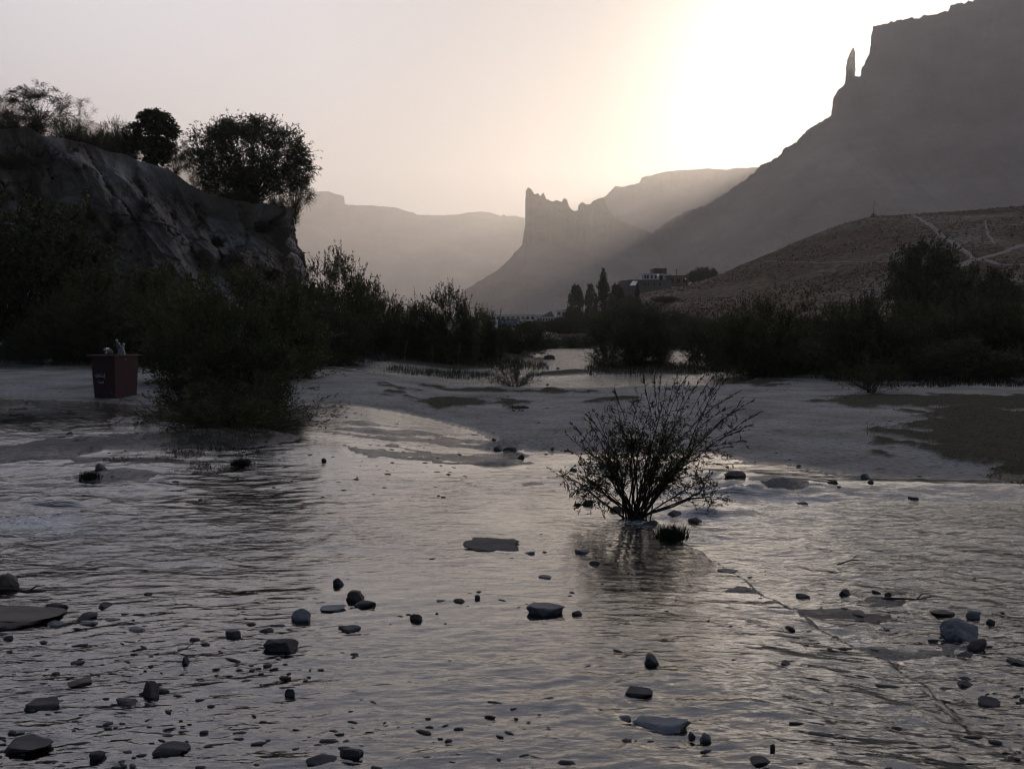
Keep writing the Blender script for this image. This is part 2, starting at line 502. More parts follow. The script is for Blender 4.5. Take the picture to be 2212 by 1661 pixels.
def level(x, y):
    """height of the water table"""
    x = np.asarray(x, float); y = np.asarray(y, float)
    u, v = project(x, np.maximum(y, 0.5), 0.0)
    left = sstep(0.6, -2.2, x + 0.06 * y)
    z = 0.20 * left * sstep(8.3, 12.5, y + 0.5 * fbm(x * 0.7, y * 0.7, seed=71, octaves=2)) * (1 - 0.0 * y)
    z = z + 0.03 * sstep(9, 13, y)
    sd = poly_sd(LOWER, x, y)
    z = z - 0.055 * sstep(-1.0, 0.0, sd) * sstep(8.5, 7.0, y)
    z = z - 0.10 * sstep(-0.02, 0.10 + 0.6 * sstep(7.5, 9.5, y), sd + 0.05 * fbm(x * 5, y * 5, seed=4, octaves=2))
    return z

def turb(x, y):
    t = np.zeros(np.shape(x))
    for cx, cy_, a, b, h in TURB_W:
        t = np.maximum(t, h * np.exp(-(((x - cx) / a) ** 2 + ((y - cy_) / b) ** 2)))
    return t

def ground_fields(x, y):
    x = np.asarray(x, float); y = np.asarray(y, float)
    L = level(x, y)
    wob = 0.10 * fbm(x * 1.1, y * 1.1, seed=8, octaves=4) * (0.4 + y / 14.0)
    sd = np.maximum.reduce([poly_sd(W_FAR, x, y), poly_sd(W_LEFT, x, y), poly_sd(W_NEAR, x, y)] + [poly_sd(p, x, y) for p in POOLS])
    sd = np.minimum(sd, -np.maximum(poly_sd(ISLAND, x, y), poly_sd(BAR, x, y)))
    sd = sd + wob                                                 # > 0 wet
    dry = sstep(0.0, 1.2, -sd)
    h = np.where(sd < 0, 0.012 + 0.055 * dry + 0.05 * sstep(1, 6, -sd), -0.004 - 0.026 * sstep(0, 0.9, sd))
    for cx, cy_, a, b, mh in MOUND_W:
        q = ((x - cx) / a) ** 2 + ((y - cy_) / b) ** 2
        h = h + mh * np.exp(-q * 1.3) * (0.75 + 0.5 * vnoise(x * 5, y * 9, seed=12))
    # crusty travertine: small rims and plates, coarser near the water
    rim = ridged(x * 1.7, y * 2.6, seed=15, octaves=4) - 0.55
    h = h + rim * 0.018 * (0.6 + 0.4 * dry) + fbm(x * 7, y * 10, seed=16, octaves=3) * 0.006
    wetn = sstep(-0.1, 0.3, sd)
    cxp, cyp = PLATE
    pl = np.exp(-((x - cxp) / 1.6) ** 2 - ((y - cyp) / 1.5) ** 2)
    h = h + 0.038 * sstep(0.25, 0.31, pl * ridged(x * 0.55 + y * 0.25, y * 1.7, seed=61, octaves=4)) * (0.8 + 0.4 * vnoise(x * 6, y * 12, seed=62))
    cx2, cy2 = PLATE2
    pl2 = np.exp(-((x - cx2) / 1.0) ** 2 - ((y - cy2) / 0.9) ** 2)
    h = h + 0.034 * sstep(0.31, 0.36, pl2 * ridged(x * 1.1, y * 2.8, seed=63, octaves=4))
    cx3, cy3 = G(150, 985, 0.1)
    pl3 = np.exp(-((x - cx3) / 2.2) ** 2 - ((y - cy3) / 1.6) ** 2)
    h = h + 0.045 * sstep(0.30, 0.38, pl3 * ridged(x * 0.45 - y * 0.3, y * 1.2, seed=64, octaves=4))
    h = h + wetn * sstep(6.5, 4.2, y) * (0.010 * fbm(x * 6, y * 9, seed=18, octaves=3) + 0.010)
    # banks rise gently behind the water
    bank = sstep(30, 60, y) * dry
    h = h + 0.25 * bank + 0.12 * bank * fbm(x * 0.25, y * 0.25, seed=19)
    far = sstep(110, 150, y)
    side = sstep(0.62, 0.74, np.abs(x) / (np.maximum(y, 0) + 2.5)) * sstep(12, 30, y)
    return L, h, sd, dry, far, side

def ground_z(x, y):
    L, h, sd, dry, far, side = ground_fields(np.atleast_1d(x), np.atleast_1d(y))
    return L + h - 1.6 * far - 0.9 * side

def gz(x, y):
    return float(ground_z(np.array([x]), np.array([y]))[0])

def fan(nr, nc, y0, y1, amax):
    yy = y0 * (y1 / y0) ** (np.linspace(0, 1, nr))
    aa = np.linspace(-amax, amax, nc)
    A, Y = np.meshgrid(aa, yy)
    return (A * (Y + 2.5)).ravel(), Y.ravel()

NR, NC = 420, 450
gx, gy = fan(NR, NC, 1.6, 155, 0.75)
Lg, hg, sdg, dryg, farg, sideg = ground_fields(gx, gy)
SILT = gp([(828, 830), (846, 856), (905, 880), (960, 900), (1000, 925), (1050, 946), (1130, 976), (1400, 980), (1540, 978), (1600, 1000), (1780, 1020), (2212, 1038), (2900, 1052), (2900, 860), (1700, 812), (1600, 838), (1250, 846), (900, 838)], 0.08)
sds = poly_sd(SILT, gx, gy) + 0.12 * fbm(gx * 1.8, gy * 1.8, seed=48, octaves=4)
silt = sstep(-0.05, 0.12, sds) * (0.35 + 0.65 * sstep(0.30, 0.62, vnoise(gx * 0.5, gy * 0.35, seed=49)))
hg = hg + 0.035 * sstep(0.06, -0.02, sds) * sstep(-3.5, -0.4, sds) * (sdg < -0.15) * (gy < 26)
zg = Lg + hg - 1.6 * farg - 0.9 * sideg
veg = np.zeros(gx.shape)
vn = fbm(gx * 2.2, gy * 1.5, seed=44, octaves=5)
vn2 = fbm(gx * 0.35, gy * 0.25, seed=45, octaves=4)
for p in MATS:
    veg = np.maximum(veg, sstep(-0.10, 0.15, poly_sd(p, gx, gy) + 1.1 * vn))
veg = np.maximum(veg, sstep(23.5, 29, gy + 2.5 * vn) * sstep(0.0, 0.5, -sdg))
veg = np.maximum(veg, 0.9 * sstep(0.35, 0.75, np.exp(-((gx - MOUND_W[0][0]) / .9) ** 2 - ((gy - MOUND_W[0][1]) / .5) ** 2) + 0.2 * vn))
zg = zg + veg * (0.012 + 0.02 * vnoise(gx * 9, gy * 6, seed=46)) * (sdg < 0.1)

m, nt = new_mat('travertine_ground'); M['ground'] = m
L_ = nt.links
out = nd(nt, 'ShaderNodeOutputMaterial'); b = nd(nt, 'ShaderNodeBsdfPrincipled')
tc = nd(nt, 'ShaderNodeTexCoord')
n1 = nd(nt, 'ShaderNodeTexNoise', Scale=0.9, Detail=9, Roughness=0.62); L_.new(tc.outputs['Object'], n1.inputs['Vector'])
n2 = nd(nt, 'ShaderNodeTexNoise', Scale=14, Detail=8, Roughness=0.7); L_.new(tc.outputs['Object'], n2.inputs['Vector'])
n3 = nd(nt, 'ShaderNodeTexVoronoi', Scale=26); L_.new(tc.outputs['Object'], n3.inputs['Vector'])
dryc = ramp(nt, n1.outputs['Fac'], [(0.30, (0.18, 0.168, 0.152)), (0.43, (0.28, 0.27, 0.252)), (0.58, (0.355, 0.347, 0.332)), (0.72, (0.42, 0.412, 0.398))])
speck = ramp(nt, n2.outputs['Fac'], [(0.33, g3(0.30)), (0.44, g3(0.80)), (0.55, g3(1.0)), (0.75, g3(1.1))])
def mixc(nt, kind, fac, a, bb):
    n = nt.nodes.new('ShaderNodeMix'); n.data_type = 'RGBA'; n.blend_type = kind
    for s_, q in ((0, fac), (6, a), (7, bb)):
        if isinstance(q, (int, float)): n.inputs[s_].default_value = q
        elif isinstance(q, tuple): n.inputs[s_].default_value = (*q, 1)
        else: nt.links.new(q, n.inputs[s_])
    return n.outputs[2]
asl = nd(nt, 'ShaderNodeAttribute', attribute_name='silt')
siltc = ramp(nt, n1.outputs['Fac'], [(0.32, (0.19, 0.175, 0.155)), (0.5, (0.31, 0.295, 0.27)), (0.68, (0.40, 0.385, 0.365))])
dryc = mixc(nt, 'MIX', asl.outputs['Fac'], dryc, siltc)
c = mixc(nt, 'MULTIPLY', 1.0, dryc, speck)
bedc = ramp(nt, n1.outputs['Fac'], [(0.3, (0.10, 0.088, 0.080)), (0.5, (0.20, 0.182, 0.168)), (0.7, (0.30, 0.282, 0.265))])
bedc = mixc(nt, 'MULTIPLY', 1.0, bedc, speck)
aw = nd(nt, 'ShaderNodeAttribute', attribute_name='wet'); av = nd(nt, 'ShaderNodeAttribute', attribute_name='veg')
aun = nd(nt, 'ShaderNodeAttribute', attribute_name='submerged')
subc = ramp(nt, n1.outputs['Fac'], [(0.3, (0.27, 0.215, 0.165)), (0.5, (0.43, 0.36, 0.285)), (0.7, (0.54, 0.47, 0.39))])
subc = mixc(nt, 'MULTIPLY', 1.0, subc, speck)
bedc = mixc(nt, 'MIX', aun.outputs['Fac'], bedc, subc)
c = mixc(nt, 'MIX', aw.outputs['Fac'], c, bedc)
vegc = ramp(nt, n2.outputs['Fac'], [(0.3, (0.010, 0.012, 0.005)), (0.5, (0.024, 0.024, 0.011)), (0.7, (0.10, 0.090, 0.060))])
c = mixc(nt, 'MIX', av.outputs['Fac'], c, vegc)
L_.new(c, b.inputs['Base Color'])
mr_ = nd(nt, 'ShaderNodeMapRange'); mr_.inputs['To Min'].default_value = 0.85; mr_.inputs['To Max'].default_value = 0.22
L_.new(aw.outputs['Fac'], mr_.inputs['Value']); L_.new(mr_.outputs[0], b.inputs['Roughness'])
b.inputs['Specular IOR Level'].default_value = 0.12
bp = nd(nt, 'ShaderNodeBump', Strength=0.9, Distance=0.045); L_.new(n2.outputs['Fac'], bp.inputs['Height'])
bp2 = nd(nt, 'ShaderNodeBump', Strength=0.35, Distance=0.012); L_.new(n3.outputs['Distance'], bp2.inputs['Height']); L_.new(bp.outputs[0], bp2.inputs['Normal'])
L_.new(bp2.outputs[0], b.inputs['Normal']); L_.new(b.outputs[0], out.inputs['Surface'])

me = mesh_np('ground', np.stack([gx, gy, zg], 1), grid_faces(NR, NC), [M['ground']])
attr(me, 'wet', sstep(-0.25, 0.02, sdg)); attr(me, 'veg', veg); attr(me, 'silt', silt); attr(me, 'submerged', sstep(0.0, -0.010, hg))
tag(link('ground', me), 'pale travertine flats and shallow river bed', kind='structure')

M['plain'] = surf('plain', [(0.3, (0.05, 0.05, 0.03)), (0.6, (0.14, 0.12, 0.08)), (0.8, (0.2, 0.17, 0.13))], scale=0.03, bump=0.3, bump_scale=0.2, bump_dist=1)
px_ = np.linspace(-3500, 3500, 60); py_ = np.linspace(-55, 4400, 60)
AX, AY = np.meshgrid(px_, py_)
me = mesh_np('valley_floor', np.stack([AX.ravel(), AY.ravel(), -1.35 + 0 * AX.ravel()], 1), grid_faces(60, 60), [M['plain']])
tag(link('valley_floor', me), 'scrubby valley floor running to the foot of the mountains', kind='structure')

# ---- water sheet
m, nt = new_mat('river_water'); M['water'] = m
L_ = nt.links
out = nd(nt, 'ShaderNodeOutputMaterial')
tc = nd(nt, 'ShaderNodeTexCoord')
at_ = nd(nt, 'ShaderNodeAttribute', attribute_name='turb'); af = nd(nt, 'ShaderNodeAttribute', attribute_name='foam')
def wave(scale, sx, sy, detail, rough=0.55, rot=0.0, dist=0.0):
    mp = nd(nt, 'ShaderNodeMapping'); mp.inputs['Scale'].default_value = (sx, sy, 1); mp.inputs['Rotation'].default_value = (0, 0, rot)
    L_.new(tc.outputs['Object'], mp.inputs['Vector'])
    n = nd(nt, 'ShaderNodeTexNoise', Scale=scale, Detail=detail, Roughness=rough, Distortion=dist)
    L_.new(mp.outputs[0], n.inputs['Vector'])
    return n.outputs['Fac']
def bumpn(h, strength, dist, prev=None):
    bp = nd(nt, 'ShaderNodeBump', Distance=dist)
    if isinstance(strength, (int, float)): bp.inputs['Strength'].default_value = strength
    else: L_.new(strength, bp.inputs['Strength'])
    L_.new(h, bp.inputs['Height'])
    if prev is not None: L_.new(prev, bp.inputs['Normal'])
    return bp.outputs[0]
def math_(op, a, bb):
    n = nd(nt, 'ShaderNodeMath', operation=op)
    for i, q in enumerate((a, bb)):
        if isinstance(q, (int, float)): n.inputs[i].default_value = q
        else: L_.new(q, n.inputs[i])
    return n.outputs[0]
big = wave(0.55, 1, 1, 3)                                        # calm and ruffled patches
patch = math_('MULTIPLY', math_('SUBTRACT', big, 0.36), 3.2)
patch = nd(nt, 'ShaderNodeClamp').outputs[0] if False else math_('MAXIMUM', math_('MINIMUM', patch, 1.0), 0.20)
tstr = math_('ADD', math_('MULTIPLY', at_.outputs['Fac'], 0.42), math_('MULTIPLY', patch, 0.17))
nrm = bumpn(wave(2.4, 0.7, 1.9, 1.5, 0.5, rot=0.30, dist=0.9), tstr, 0.040)
nrm = bumpn(wave(8, 0.6, 2.0, 1, 0.5, rot=0.15, dist=1.2), tstr, 0.022, nrm)
nrm = bumpn(wave(30, 0.6, 1.6, 1, 0.5, rot=-0.2, dist=0.8), tstr, 0.0075, nrm)
fr = nd(nt, 'ShaderNodeFresnel', IOR=1.85); L_.new(nrm, fr.inputs['Normal'])
gl = nd(nt, 'ShaderNodeBsdfAnisotropic') if False else nd(nt, 'ShaderNodeBsdfGlossy')
gl.inputs['Roughness'].default_value = 0.015; gl.inputs['Color'].default_value = (1, 1, 1, 1); L_.new(nrm, gl.inputs['Normal'])
tr = nd(nt, 'ShaderNodeBsdfTransparent'); tr.inputs['Color'].default_value = (0.93, 0.95, 0.94, 1)
mx = nd(nt, 'ShaderNodeMixShader'); L_.new(fr.outputs[0], mx.inputs[0]); L_.new(tr.outputs[0], mx.inputs[1]); L_.new(gl.outputs[0], mx.inputs[2])
fo = nd(nt, 'ShaderNodeBsdfDiffuse'); fo.inputs['Color'].default_value = (0.72, 0.74, 0.76, 1)
fn = wave(30, 1, 1.4, 6, 0.7)
ffac = math_('MULTIPLY', math_('MAXIMUM', math_('MINIMUM', math_('MULTIPLY', math_('SUBTRACT', fn, 0.44), 9.0), 1.0), 0.0), af.outputs['Fac'])
mx2 = nd(nt, 'ShaderNodeMixShader'); L_.new(ffac, mx2.inputs[0]); L_.new(mx.outputs[0], mx2.inputs[1]); L_.new(fo.outputs[0], mx2.inputs[2])
L_.new(mx2.outputs[0], out.inputs['Surface'])

yr = np.r_[np.geomspace(1.7, 3.2, 24, endpoint=False), np.geomspace(3.2, 14, 460, endpoint=False), np.geomspace(14, 100, 110)]
NRW, NCW = len(yr), 480
AX, AY = np.meshgrid(np.linspace(-0.73, 0.73, NCW), yr)
wx, wy = (AX * (AY + 2.5)).ravel(), AY.ravel()
T = turb(wx, wy)
Lw = level(wx, wy)
zw = Lw + T * 0.026 * fbm(wx * 3.2, wy * 4.5, seed=90, octaves=3) + T * 0.020 * ridged(wx * 2.2 + wy, wy * 3.6, seed=91, octaves=3)
calm = sstep(0.30, 0.70, vnoise(wx * 0.55, wy * 0.8, seed=94))                 # calm and ruffled patches
sdL = poly_sd(LOWER, wx, wy)
near = sstep(5.6, 4.2, wy)
T = np.maximum(T, 0.45 * near)
ruf = (0.30 + 0.9 * calm + 1.7 * T) * (1 - 0.55 * sstep(-1.3, -0.1, sdL) * sstep(0.05, -0.05, sdL)) + 1.1 * sstep(0, 0.4, sdL)
T = np.maximum(T, 0.6 * sstep(0, 0.5, sdL))
qx = wx + 0.10 * fbm(wx * 1.3, wy * 1.3, seed=95, octaves=2); qy = wy + 0.10 * fbm(wx * 1.1, wy * 1.1, seed=96, octaves=2) - 0.25 * wx
zw = zw + 0.0030 * ruf * fbm(qx * 4.0, qy * 7.5, seed=92, octaves=2)
zw = zw + 0.010 * T * (ridged(qx * 1.3, qy * 2.3, seed=99, octaves=2) - 0.5) * sstep(4.5, 7, wy)
zw = zw + 0.0021 * ruf * (ridged(qx * 6.5, qy * 13, seed=97, octaves=2) - 0.5) * sstep(16, 8, wy)
zw = zw + 0.0009 * ruf * fbm(qx * 19, qy * 34, seed=98, octaves=1) * sstep(9, 5, wy)
zw = zw - 0.5 * sstep(70, 98, wy)
# fast lumpy water running over the rocks of the little rapid and the left cascade
for (cx, cy_, a, b_, h_) in [(*G(1545, 1035, 0), .55, .35, .07), (*G(1610, 1052, 0), .5, .22, .06), (*G(1480, 1075, 0), .35, .22, .05), (*G(1530, 1100, -.05), .35, .15, .06), (*G(1440, 1045, 0), .4, .25, .04), (*G(1570, 1085, -.05), .3, .13, .05),
                             (*G(60, 1090, 0), .9, .25, .05), (*G(300, 1050, 0.05), .5, .2, .04), (*G(130, 1010, .08), .8, .3, .04)]:
    zw = zw + h_ * np.exp(-((wx - cx) / a) ** 2 - ((wy - cy_) / b_) ** 2) * (0.4 + 1.0 * vnoise(wx * 5 + cx, wy * 8, seed=93))
foam = np.zeros(wx.shape)
for (u_, v_, a, b_, h_) in [(40, 1130, .55, .28, 1.0), (130, 1150, .35, .16, .6), (1290, 1055, .22, .12, .9), (1395, 1125, .25, .10, .9), (1700, 1062, .4, .10, .7), (1590, 1100, .3, .10, .8), (1500, 1130, .3, .1, .8), (1460, 1055, .4, .2, .5), (1830, 1330, .14, .07, .8), (1780, 1085, .5, .15, .35), (1430, 1090, .3, .2, .5)]:
    cx, cy_ = G(u_, v_, 0)
    foam = np.maximum(foam, h_ * np.exp(-((wx - cx) / a) ** 2 - ((wy - cy_) / b_) ** 2))
me = mesh_np('water', np.stack([wx, wy, zw], 1), grid_faces(NRW, NCW), [M['water']])
attr(me, 'turb', T + 0.3 * sstep(9, 15, wy) + 1.5 * sstep(15, 26, wy)); attr(me, 'foam', foam)
tag(link('water', me), 'shallow rippling river water reflecting the evening sky', kind='structure')

def water_hit(u, v):
    """where the line of sight through (u, v) meets the water table"""
    z = 0.0
    for _ in range(6):
        x, y = G(u, v, z)
        z = float(level(np.array([x]), np.array([y]))[0])
    return x, y, z

def ground_hit(u, v):
    z = 0.05
    for _ in range(8):
        x, y = G(u, v, z)
        z = max(gz(x, y), float(level(np.array([x]), np.array([y]))[0]))
    return x, y, z

# ---------------------------------------------------------------- hill on the right
HC = [(1325, 705), (1340, 672), (1352, 645), (1370, 636), (1410, 630), (1450, 622), (1480, 617), (1500, 612), (1560, 592), (1600, 573), (1650, 552), (1700, 531), (1760, 507), (1820, 484), (1886, 467), (1960, 464), (2040, 459), (2100, 455), (2160, 449), (2212, 445), (2500, 430), (3200, 420), (4200, 500), (5200, 640)]
HY = 205.0
hcx = np.array([P(u, v, HY)[0] for u, v in HC]); hcz = np.array([P(u, v, HY)[2] for u, v in HC])
def hill_z(x, y):
    x = np.asarray(x, float); y = np.asarray(y, float)
    c = np.interp(x, hcx, hcz, left=-3)
    t = (HY - y) / 140.0
    front = np.clip(1 - t, 0, 1) ** 1.25 * (1 + 0.12 * np.sin(np.clip(t, 0, 1) * math.pi))
    back = np.clip(1 + t * 0.9, 0, 1)
    z = c * np.where(y < HY, front, back)
    w = np.clip(c / 8, 0, 1)
    z = z + w * (0.9 * fbm(x * 0.045, y * 0.045, seed=101, octaves=4) * np.clip(t * 4, 0, 1) + 0.22 * fbm(x * 0.3, y * 0.3, seed=102, octaves=4))
    return z - 0.4 * (c < 0.5)
hxs = np.linspace(hcx[0], hcx[-1], 400); hys = np.r_[np.linspace(62, 215, 150), np.linspace(220, 340, 14)]
AX, AY = np.meshgrid(hxs, hys)
m, nt = new_mat('dry_hillside'); M['hill'] = m
L_ = nt.links
out = nd(nt, 'ShaderNodeOutputMaterial'); b = nd(nt, 'ShaderNodeBsdfPrincipled'); b.inputs['Roughness'].default_value = 0.95; b.inputs['Specular IOR Level'].default_value = 0.1
tc = nd(nt, 'ShaderNodeTexCoord')
n1 = nd(nt, 'ShaderNodeTexNoise', Scale=0.06, Detail=6); L_.new(tc.outputs['Object'], n1.inputs['Vector'])
n2 = nd(nt, 'ShaderNodeTexNoise', Scale=0.9, Detail=6, Roughness=0.7); L_.new(tc.outputs['Object'], n2.inputs['Vector'])
c1 = ramp(nt, n1.outputs['Fac'], [(0.38, (0.105, 0.064, 0.034)), (0.52, (0.15, 0.108, 0.072)), (0.66, (0.20, 0.175, 0.15))])
c2 = ramp(nt, n2.outputs['Fac'], [(0.40, g3(0.22)), (0.52, g3(0.95)), (0.66, g3(1.3))])
L_.new(mixc(nt, 'MULTIPLY', 1.0, c1, c2), b.inputs['Base Color'])
bp = nd(nt, 'ShaderNodeBump', Strength=0.8, Distance=0.5); L_.new(n2.outputs['Fac'], bp.inputs['Height']); L_.new(bp.outputs[0], b.inputs['Normal'])
L_.new(b.outputs[0], out.inputs['Surface'])
me = mesh_np('hill', np.stack([AX.ravel(), AY.ravel(), hill_z(AX, AY).ravel()], 1), grid_faces(len(hys), len(hxs)), [M['hill']])
tag(link('hill', me), 'low dry hill dotted with scrub on the right of the river', kind='structure')

def land_z(x, y):
    a = gz(x, y) if y < 150 else -1.35
    h = float(hill_z(np.array([x]), np.array([y]))[0]) if y > 62 else -9
    return max(a, h, -1.35)

def hill_hit(u, v):
    d = ray(u, v)
    for k in np.arange(66, 215, 0.5):
        x, y, z = d[0] * k / d[1], k, CAM_Z + d[2] * k / d[1]
        if z <= float(hill_z(np.array([x]), np.array([y]))[0]):
            return x, y, z
    return P(u, v, HY)

M['trail'] = surf('trail_dust', [(0.3, (0.17, 0.15, 0.13)), (0.7, (0.27, 0.245, 0.22))], scale=0.6, bump=0.2, bump_scale=3, bump_dist=0.1)
def trail(pts, width, label):
    P3 = [hill_hit(u, v) for u, v in pts]
    Q = []
    for a, b_ in zip(P3[:-1], P3[1:]):
        n = max(2, int(math.dist(a[:2], b_[:2]) / 1.0))
        for i in range(n): Q.append((a[0] + (b_[0] - a[0]) * i / n, a[1] + (b_[1] - a[1]) * i / n))
    Q.append(P3[-1][:2]); Q = np.array(Q)
    for _ in range(3): Q[1:-1] = (Q[:-2] + 2 * Q[1:-1] + Q[2:]) / 4
    T_ = np.gradient(Q, axis=0); T_ /= np.linalg.norm(T_, axis=1)[:, None] + 1e-9
    N = np.stack([-T_[:, 1], T_[:, 0]], 1)
    w = width * (0.75 + 0.5 * vnoise(np.arange(len(Q)) * 0.3, np.zeros(len(Q)), seed=7))
    V = []
    for s_ in (-1, -0.5, 0, 0.5, 1):
        xy = Q + N * (w * 0.5 * s_)[:, None]
        V.append(np.stack([xy[:, 0], xy[:, 1], hill_z(xy[:, 0], xy[:, 1]) + 0.10 - 0.08 * abs(s_)], 1))
    V = np.stack(V, 1).reshape(-1, 3)
    me = mesh_np('path', V, grid_faces(len(Q), 5), [M['trail']])
    tag(link('path', me), label, kind='structure')
trail([(1973, 466), (2000, 482), (2030, 505), (2060, 525), (2085, 543), (2102, 560)], 0.8, 'worn footpath running down the crest of the hill')
trail([(2074, 578), (2090, 567), (2120, 558), (2150, 552), (2178, 543), (2212, 530)], 1.5, 'dirt track climbing to the right across the hillside')
trail([(2120, 562), (2150, 572), (2180, 574), (2230, 572)], 0.8, 'faint side track branching off the dirt track')
trail([(1650, 566), (1700, 567), (1760, 569), (1830, 568), (1920, 567)], 0.35, 'thin level trail crossing the middle of the slope')
trail([(2128, 478), (2132, 500), (2140, 515), (2150, 530)], 0.4, 'short faint trail near the crest of the hill')

# ---------------------------------------------------------------- cliff on the left
CT = [(-420, 230, 47), (-200, 245, 47.5), (0, 276, 48), (60, 272, 48.5), (100, 292, 49), (140, 302, 49.5), (200, 320, 50), (260, 332, 50.5), (300, 352, 51), (365, 370, 51.5), (405, 398, 52), (450, 420, 52.5), (530, 432, 53.5), (600, 446, 54.5), (636, 450, 55.5)]
top = [P(u, v, Y) for u, v, Y in CT] + [P(640, 452, 60), P(628, 450, 72), P(560, 440, 85)]
top = np.array(top)
nrm2 = np.zeros((len(top), 2))
tg = np.gradient(top[:, :2], axis=0); tg /= np.linalg.norm(tg, axis=1)[:, None]
nrm2[:, 0] = tg[:, 1]; nrm2[:, 1] = -tg[:, 0]
nrm2[-4] = (0.75, -0.66); nrm2[-3] = (0.98, -0.15); nrm2[-2] = (1, 0.1)
cl = np.r_[0, np.cumsum(np.linalg.norm(np.diff(top[:, :2], axis=0), axis=1))]
NS, NT = 460, 150
ss = np.linspace(0, cl[-1], NS)
tx, ty, tz = (np.interp(ss, cl, top[:, i]) for i in range(3))
nx, ny = (np.interp(ss, cl, nrm2[:, i]) for i in range(2))
ker = np.ones(13) / 13
nx = np.convolve(np.pad(nx, 6, 'edge'), ker, 'valid'); ny = np.convolve(np.pad(ny, 6, 'edge'), ker, 'valid')
tz = tz + 0.25 * fbm(ss * 0.5, ss * 0, seed=201, octaves=4)
def cells(x, y, seed):
    """broken rock faces: one offset for every irregular cell, with a crack between neighbours"""
    ix, iy = np.floor(x), np.floor(y)
    b1 = np.full(x.shape, 9.0); b2 = np.full(x.shape, 9.0); val = np.zeros(x.shape)
    for di in (-1, 0, 1):
        for dj in (-1, 0, 1):
            cx, cy_ = ix + di, iy + dj; z0 = np.zeros_like(cx)
            jx = cx + _h(cx, cy_, z0, seed); jy = cy_ + _h(cx, cy_, z0, seed + 1)
            d = np.hypot(x - jx, y - jy)
            nv = _h(cx, cy_, z0, seed + 2) + 0.5 * (x - jx) * (_h(cx, cy_, z0, seed + 3) - .5) + 0.5 * (y - jy) * (_h(cx, cy_, z0, seed + 4) - .5)
            closer = d < b1
            b2 = np.where(closer, b1, np.minimum(b2, d)); val = np.where(closer, nv, val); b1 = np.where(closer, d, b1)
    return val - 0.35 * np.exp(-(b2 - b1) * 14)
rows = []
for i in range(14):                                              # plateau behind the edge
    t = 1 - i / 14
    rows.append(np.stack([tx - nx * t * 22 * (0.4 if False else 1), ty - ny * t * 22, tz + 0.5 * t - 0.6 * t * t + 0.3 * fbm(ss * 0.4, t * 6 + 0 * ss, seed=202) * (1 - (1 - t) ** 6)], 1))
for i in range(NT + 1):
    t = i / NT
    z = tz * (1 - t) - 0.3 * t
    out_ = tz * (0.05 * t + 0.24 * t * t)
    fold = ridged(ss * 0.17 - t * 1.5, t * 0.9 + ss * 0.05, seed=210, octaves=3) - 0.5
    fold2 = ridged(ss * 0.50 - t * 3.8, t * 1.6, seed=213, octaves=4) - 0.5
    rough_ = fbm(ss * 1.6, z * 1.1, seed=216, octaves=5)
    # draped travertine shelves: bulge, then an undercut
    sh = (t * 3.3 + 0.5 * vnoise(ss * 0.12, ss * 0, seed=218)) % 1.0
    shelf = 0.7 * np.sin(np.clip(sh, 0, 1) * math.pi) * vnoise(ss * 0.2, ss * 0 + np.floor(t * 3.3), seed=219)
    w = np.minimum(1, t * 9)
    dd = out_ + w * (2.2 * fold + 1.0 * fold2 + 0.30 * rough_ + 1.0 * shelf + 0.95 * cells(ss * 0.42 - t * 1.2 + 0.5 * fold2, z * 0.30 + 0.3 * rough_, 230) + 0.36 * cells(ss * 1.15 - t * 2.0, z * 0.8 + 0.3 * rough_, 240))
    dd = dd - w * (1.1 + 0.9 * sstep(cl[-1] - 34, cl[-1] - 29, ss))
    rows.append(np.stack([tx + nx * dd, ty + ny * dd, z], 1))
cliffV = np.concatenate(rows)
M['cliff'] = surf('cliff_rock', [(0.32, (0.03, 0.03, 0.018)), (0.41, (0.15, 0.12, 0.095)), (0.52, (0.31, 0.26, 0.225)), (0.64, (0.52, 0.50, 0.48))], scale=0.30, detail=10, bump=1.0, bump_scale=1.3, bump_dist=0.6, stretch=(1, 1, 0.6))
me = mesh_np('cliff', cliffV, grid_faces(len(rows), NS), [M['cliff']], smooth=False)
tag(link('cliff', me), 'dark folded travertine cliff with shrubs along its top', kind='structure')
def cliff_top(u, Y, extra=0.0):
    """height of the cliff top under sheet column u"""
    v = np.interp(u, [a for a, b, c in CT], [b for a, b, c in CT])
    return P(u, v, Y)
# ---------------------------------------------------------------- plants
def leaf_mat(name, cols, trans=0.25):
    m, nt = new_mat(name)
    L = nt.links
    out = nd(nt, 'ShaderNodeOutputMaterial'); b = nd(nt, 'ShaderNodeBsdfPrincipled')
    b.inputs['Roughness'].default_value = 0.6; b.inputs['Specular IOR Level'].default_value = 0.25
    tc = nd(nt, 'ShaderNodeTexCoord'); n = nd(nt, 'ShaderNodeTexNoise', Scale=1.8, Detail=3); L.new(tc.outputs['Object'], n.inputs['Vector'])
    c = ramp(nt, n.outputs['Fac'], [(0.35, cols[0]), (0.65, cols[1])])
    L.new(c, b.inputs['Base Color'])
    t = nd(nt, 'ShaderNodeBsdfTranslucent'); L.new(c, t.inputs['Color'])
    mx = nd(nt, 'ShaderNodeMixShader'); mx.inputs[0].default_value = trans
    L.new(b.outputs[0], mx.inputs[1]); L.new(t.outputs[0], mx.inputs[2]); L.new(mx.outputs[0], out.inputs['Surface'])
    return m
M['leaf'] = leaf_mat('willow_leaf', ((0.055, 0.062, 0.020), (0.12, 0.112, 0.042)))
M['leaf_dark'] = leaf_mat('dark_leaf', ((0.042, 0.052, 0.018), (0.088, 0.090, 0.034)))
M['leaf_dry'] = leaf_mat('dry_leaf', ((0.09, 0.07, 0.035), (0.15, 0.12, 0.06)))
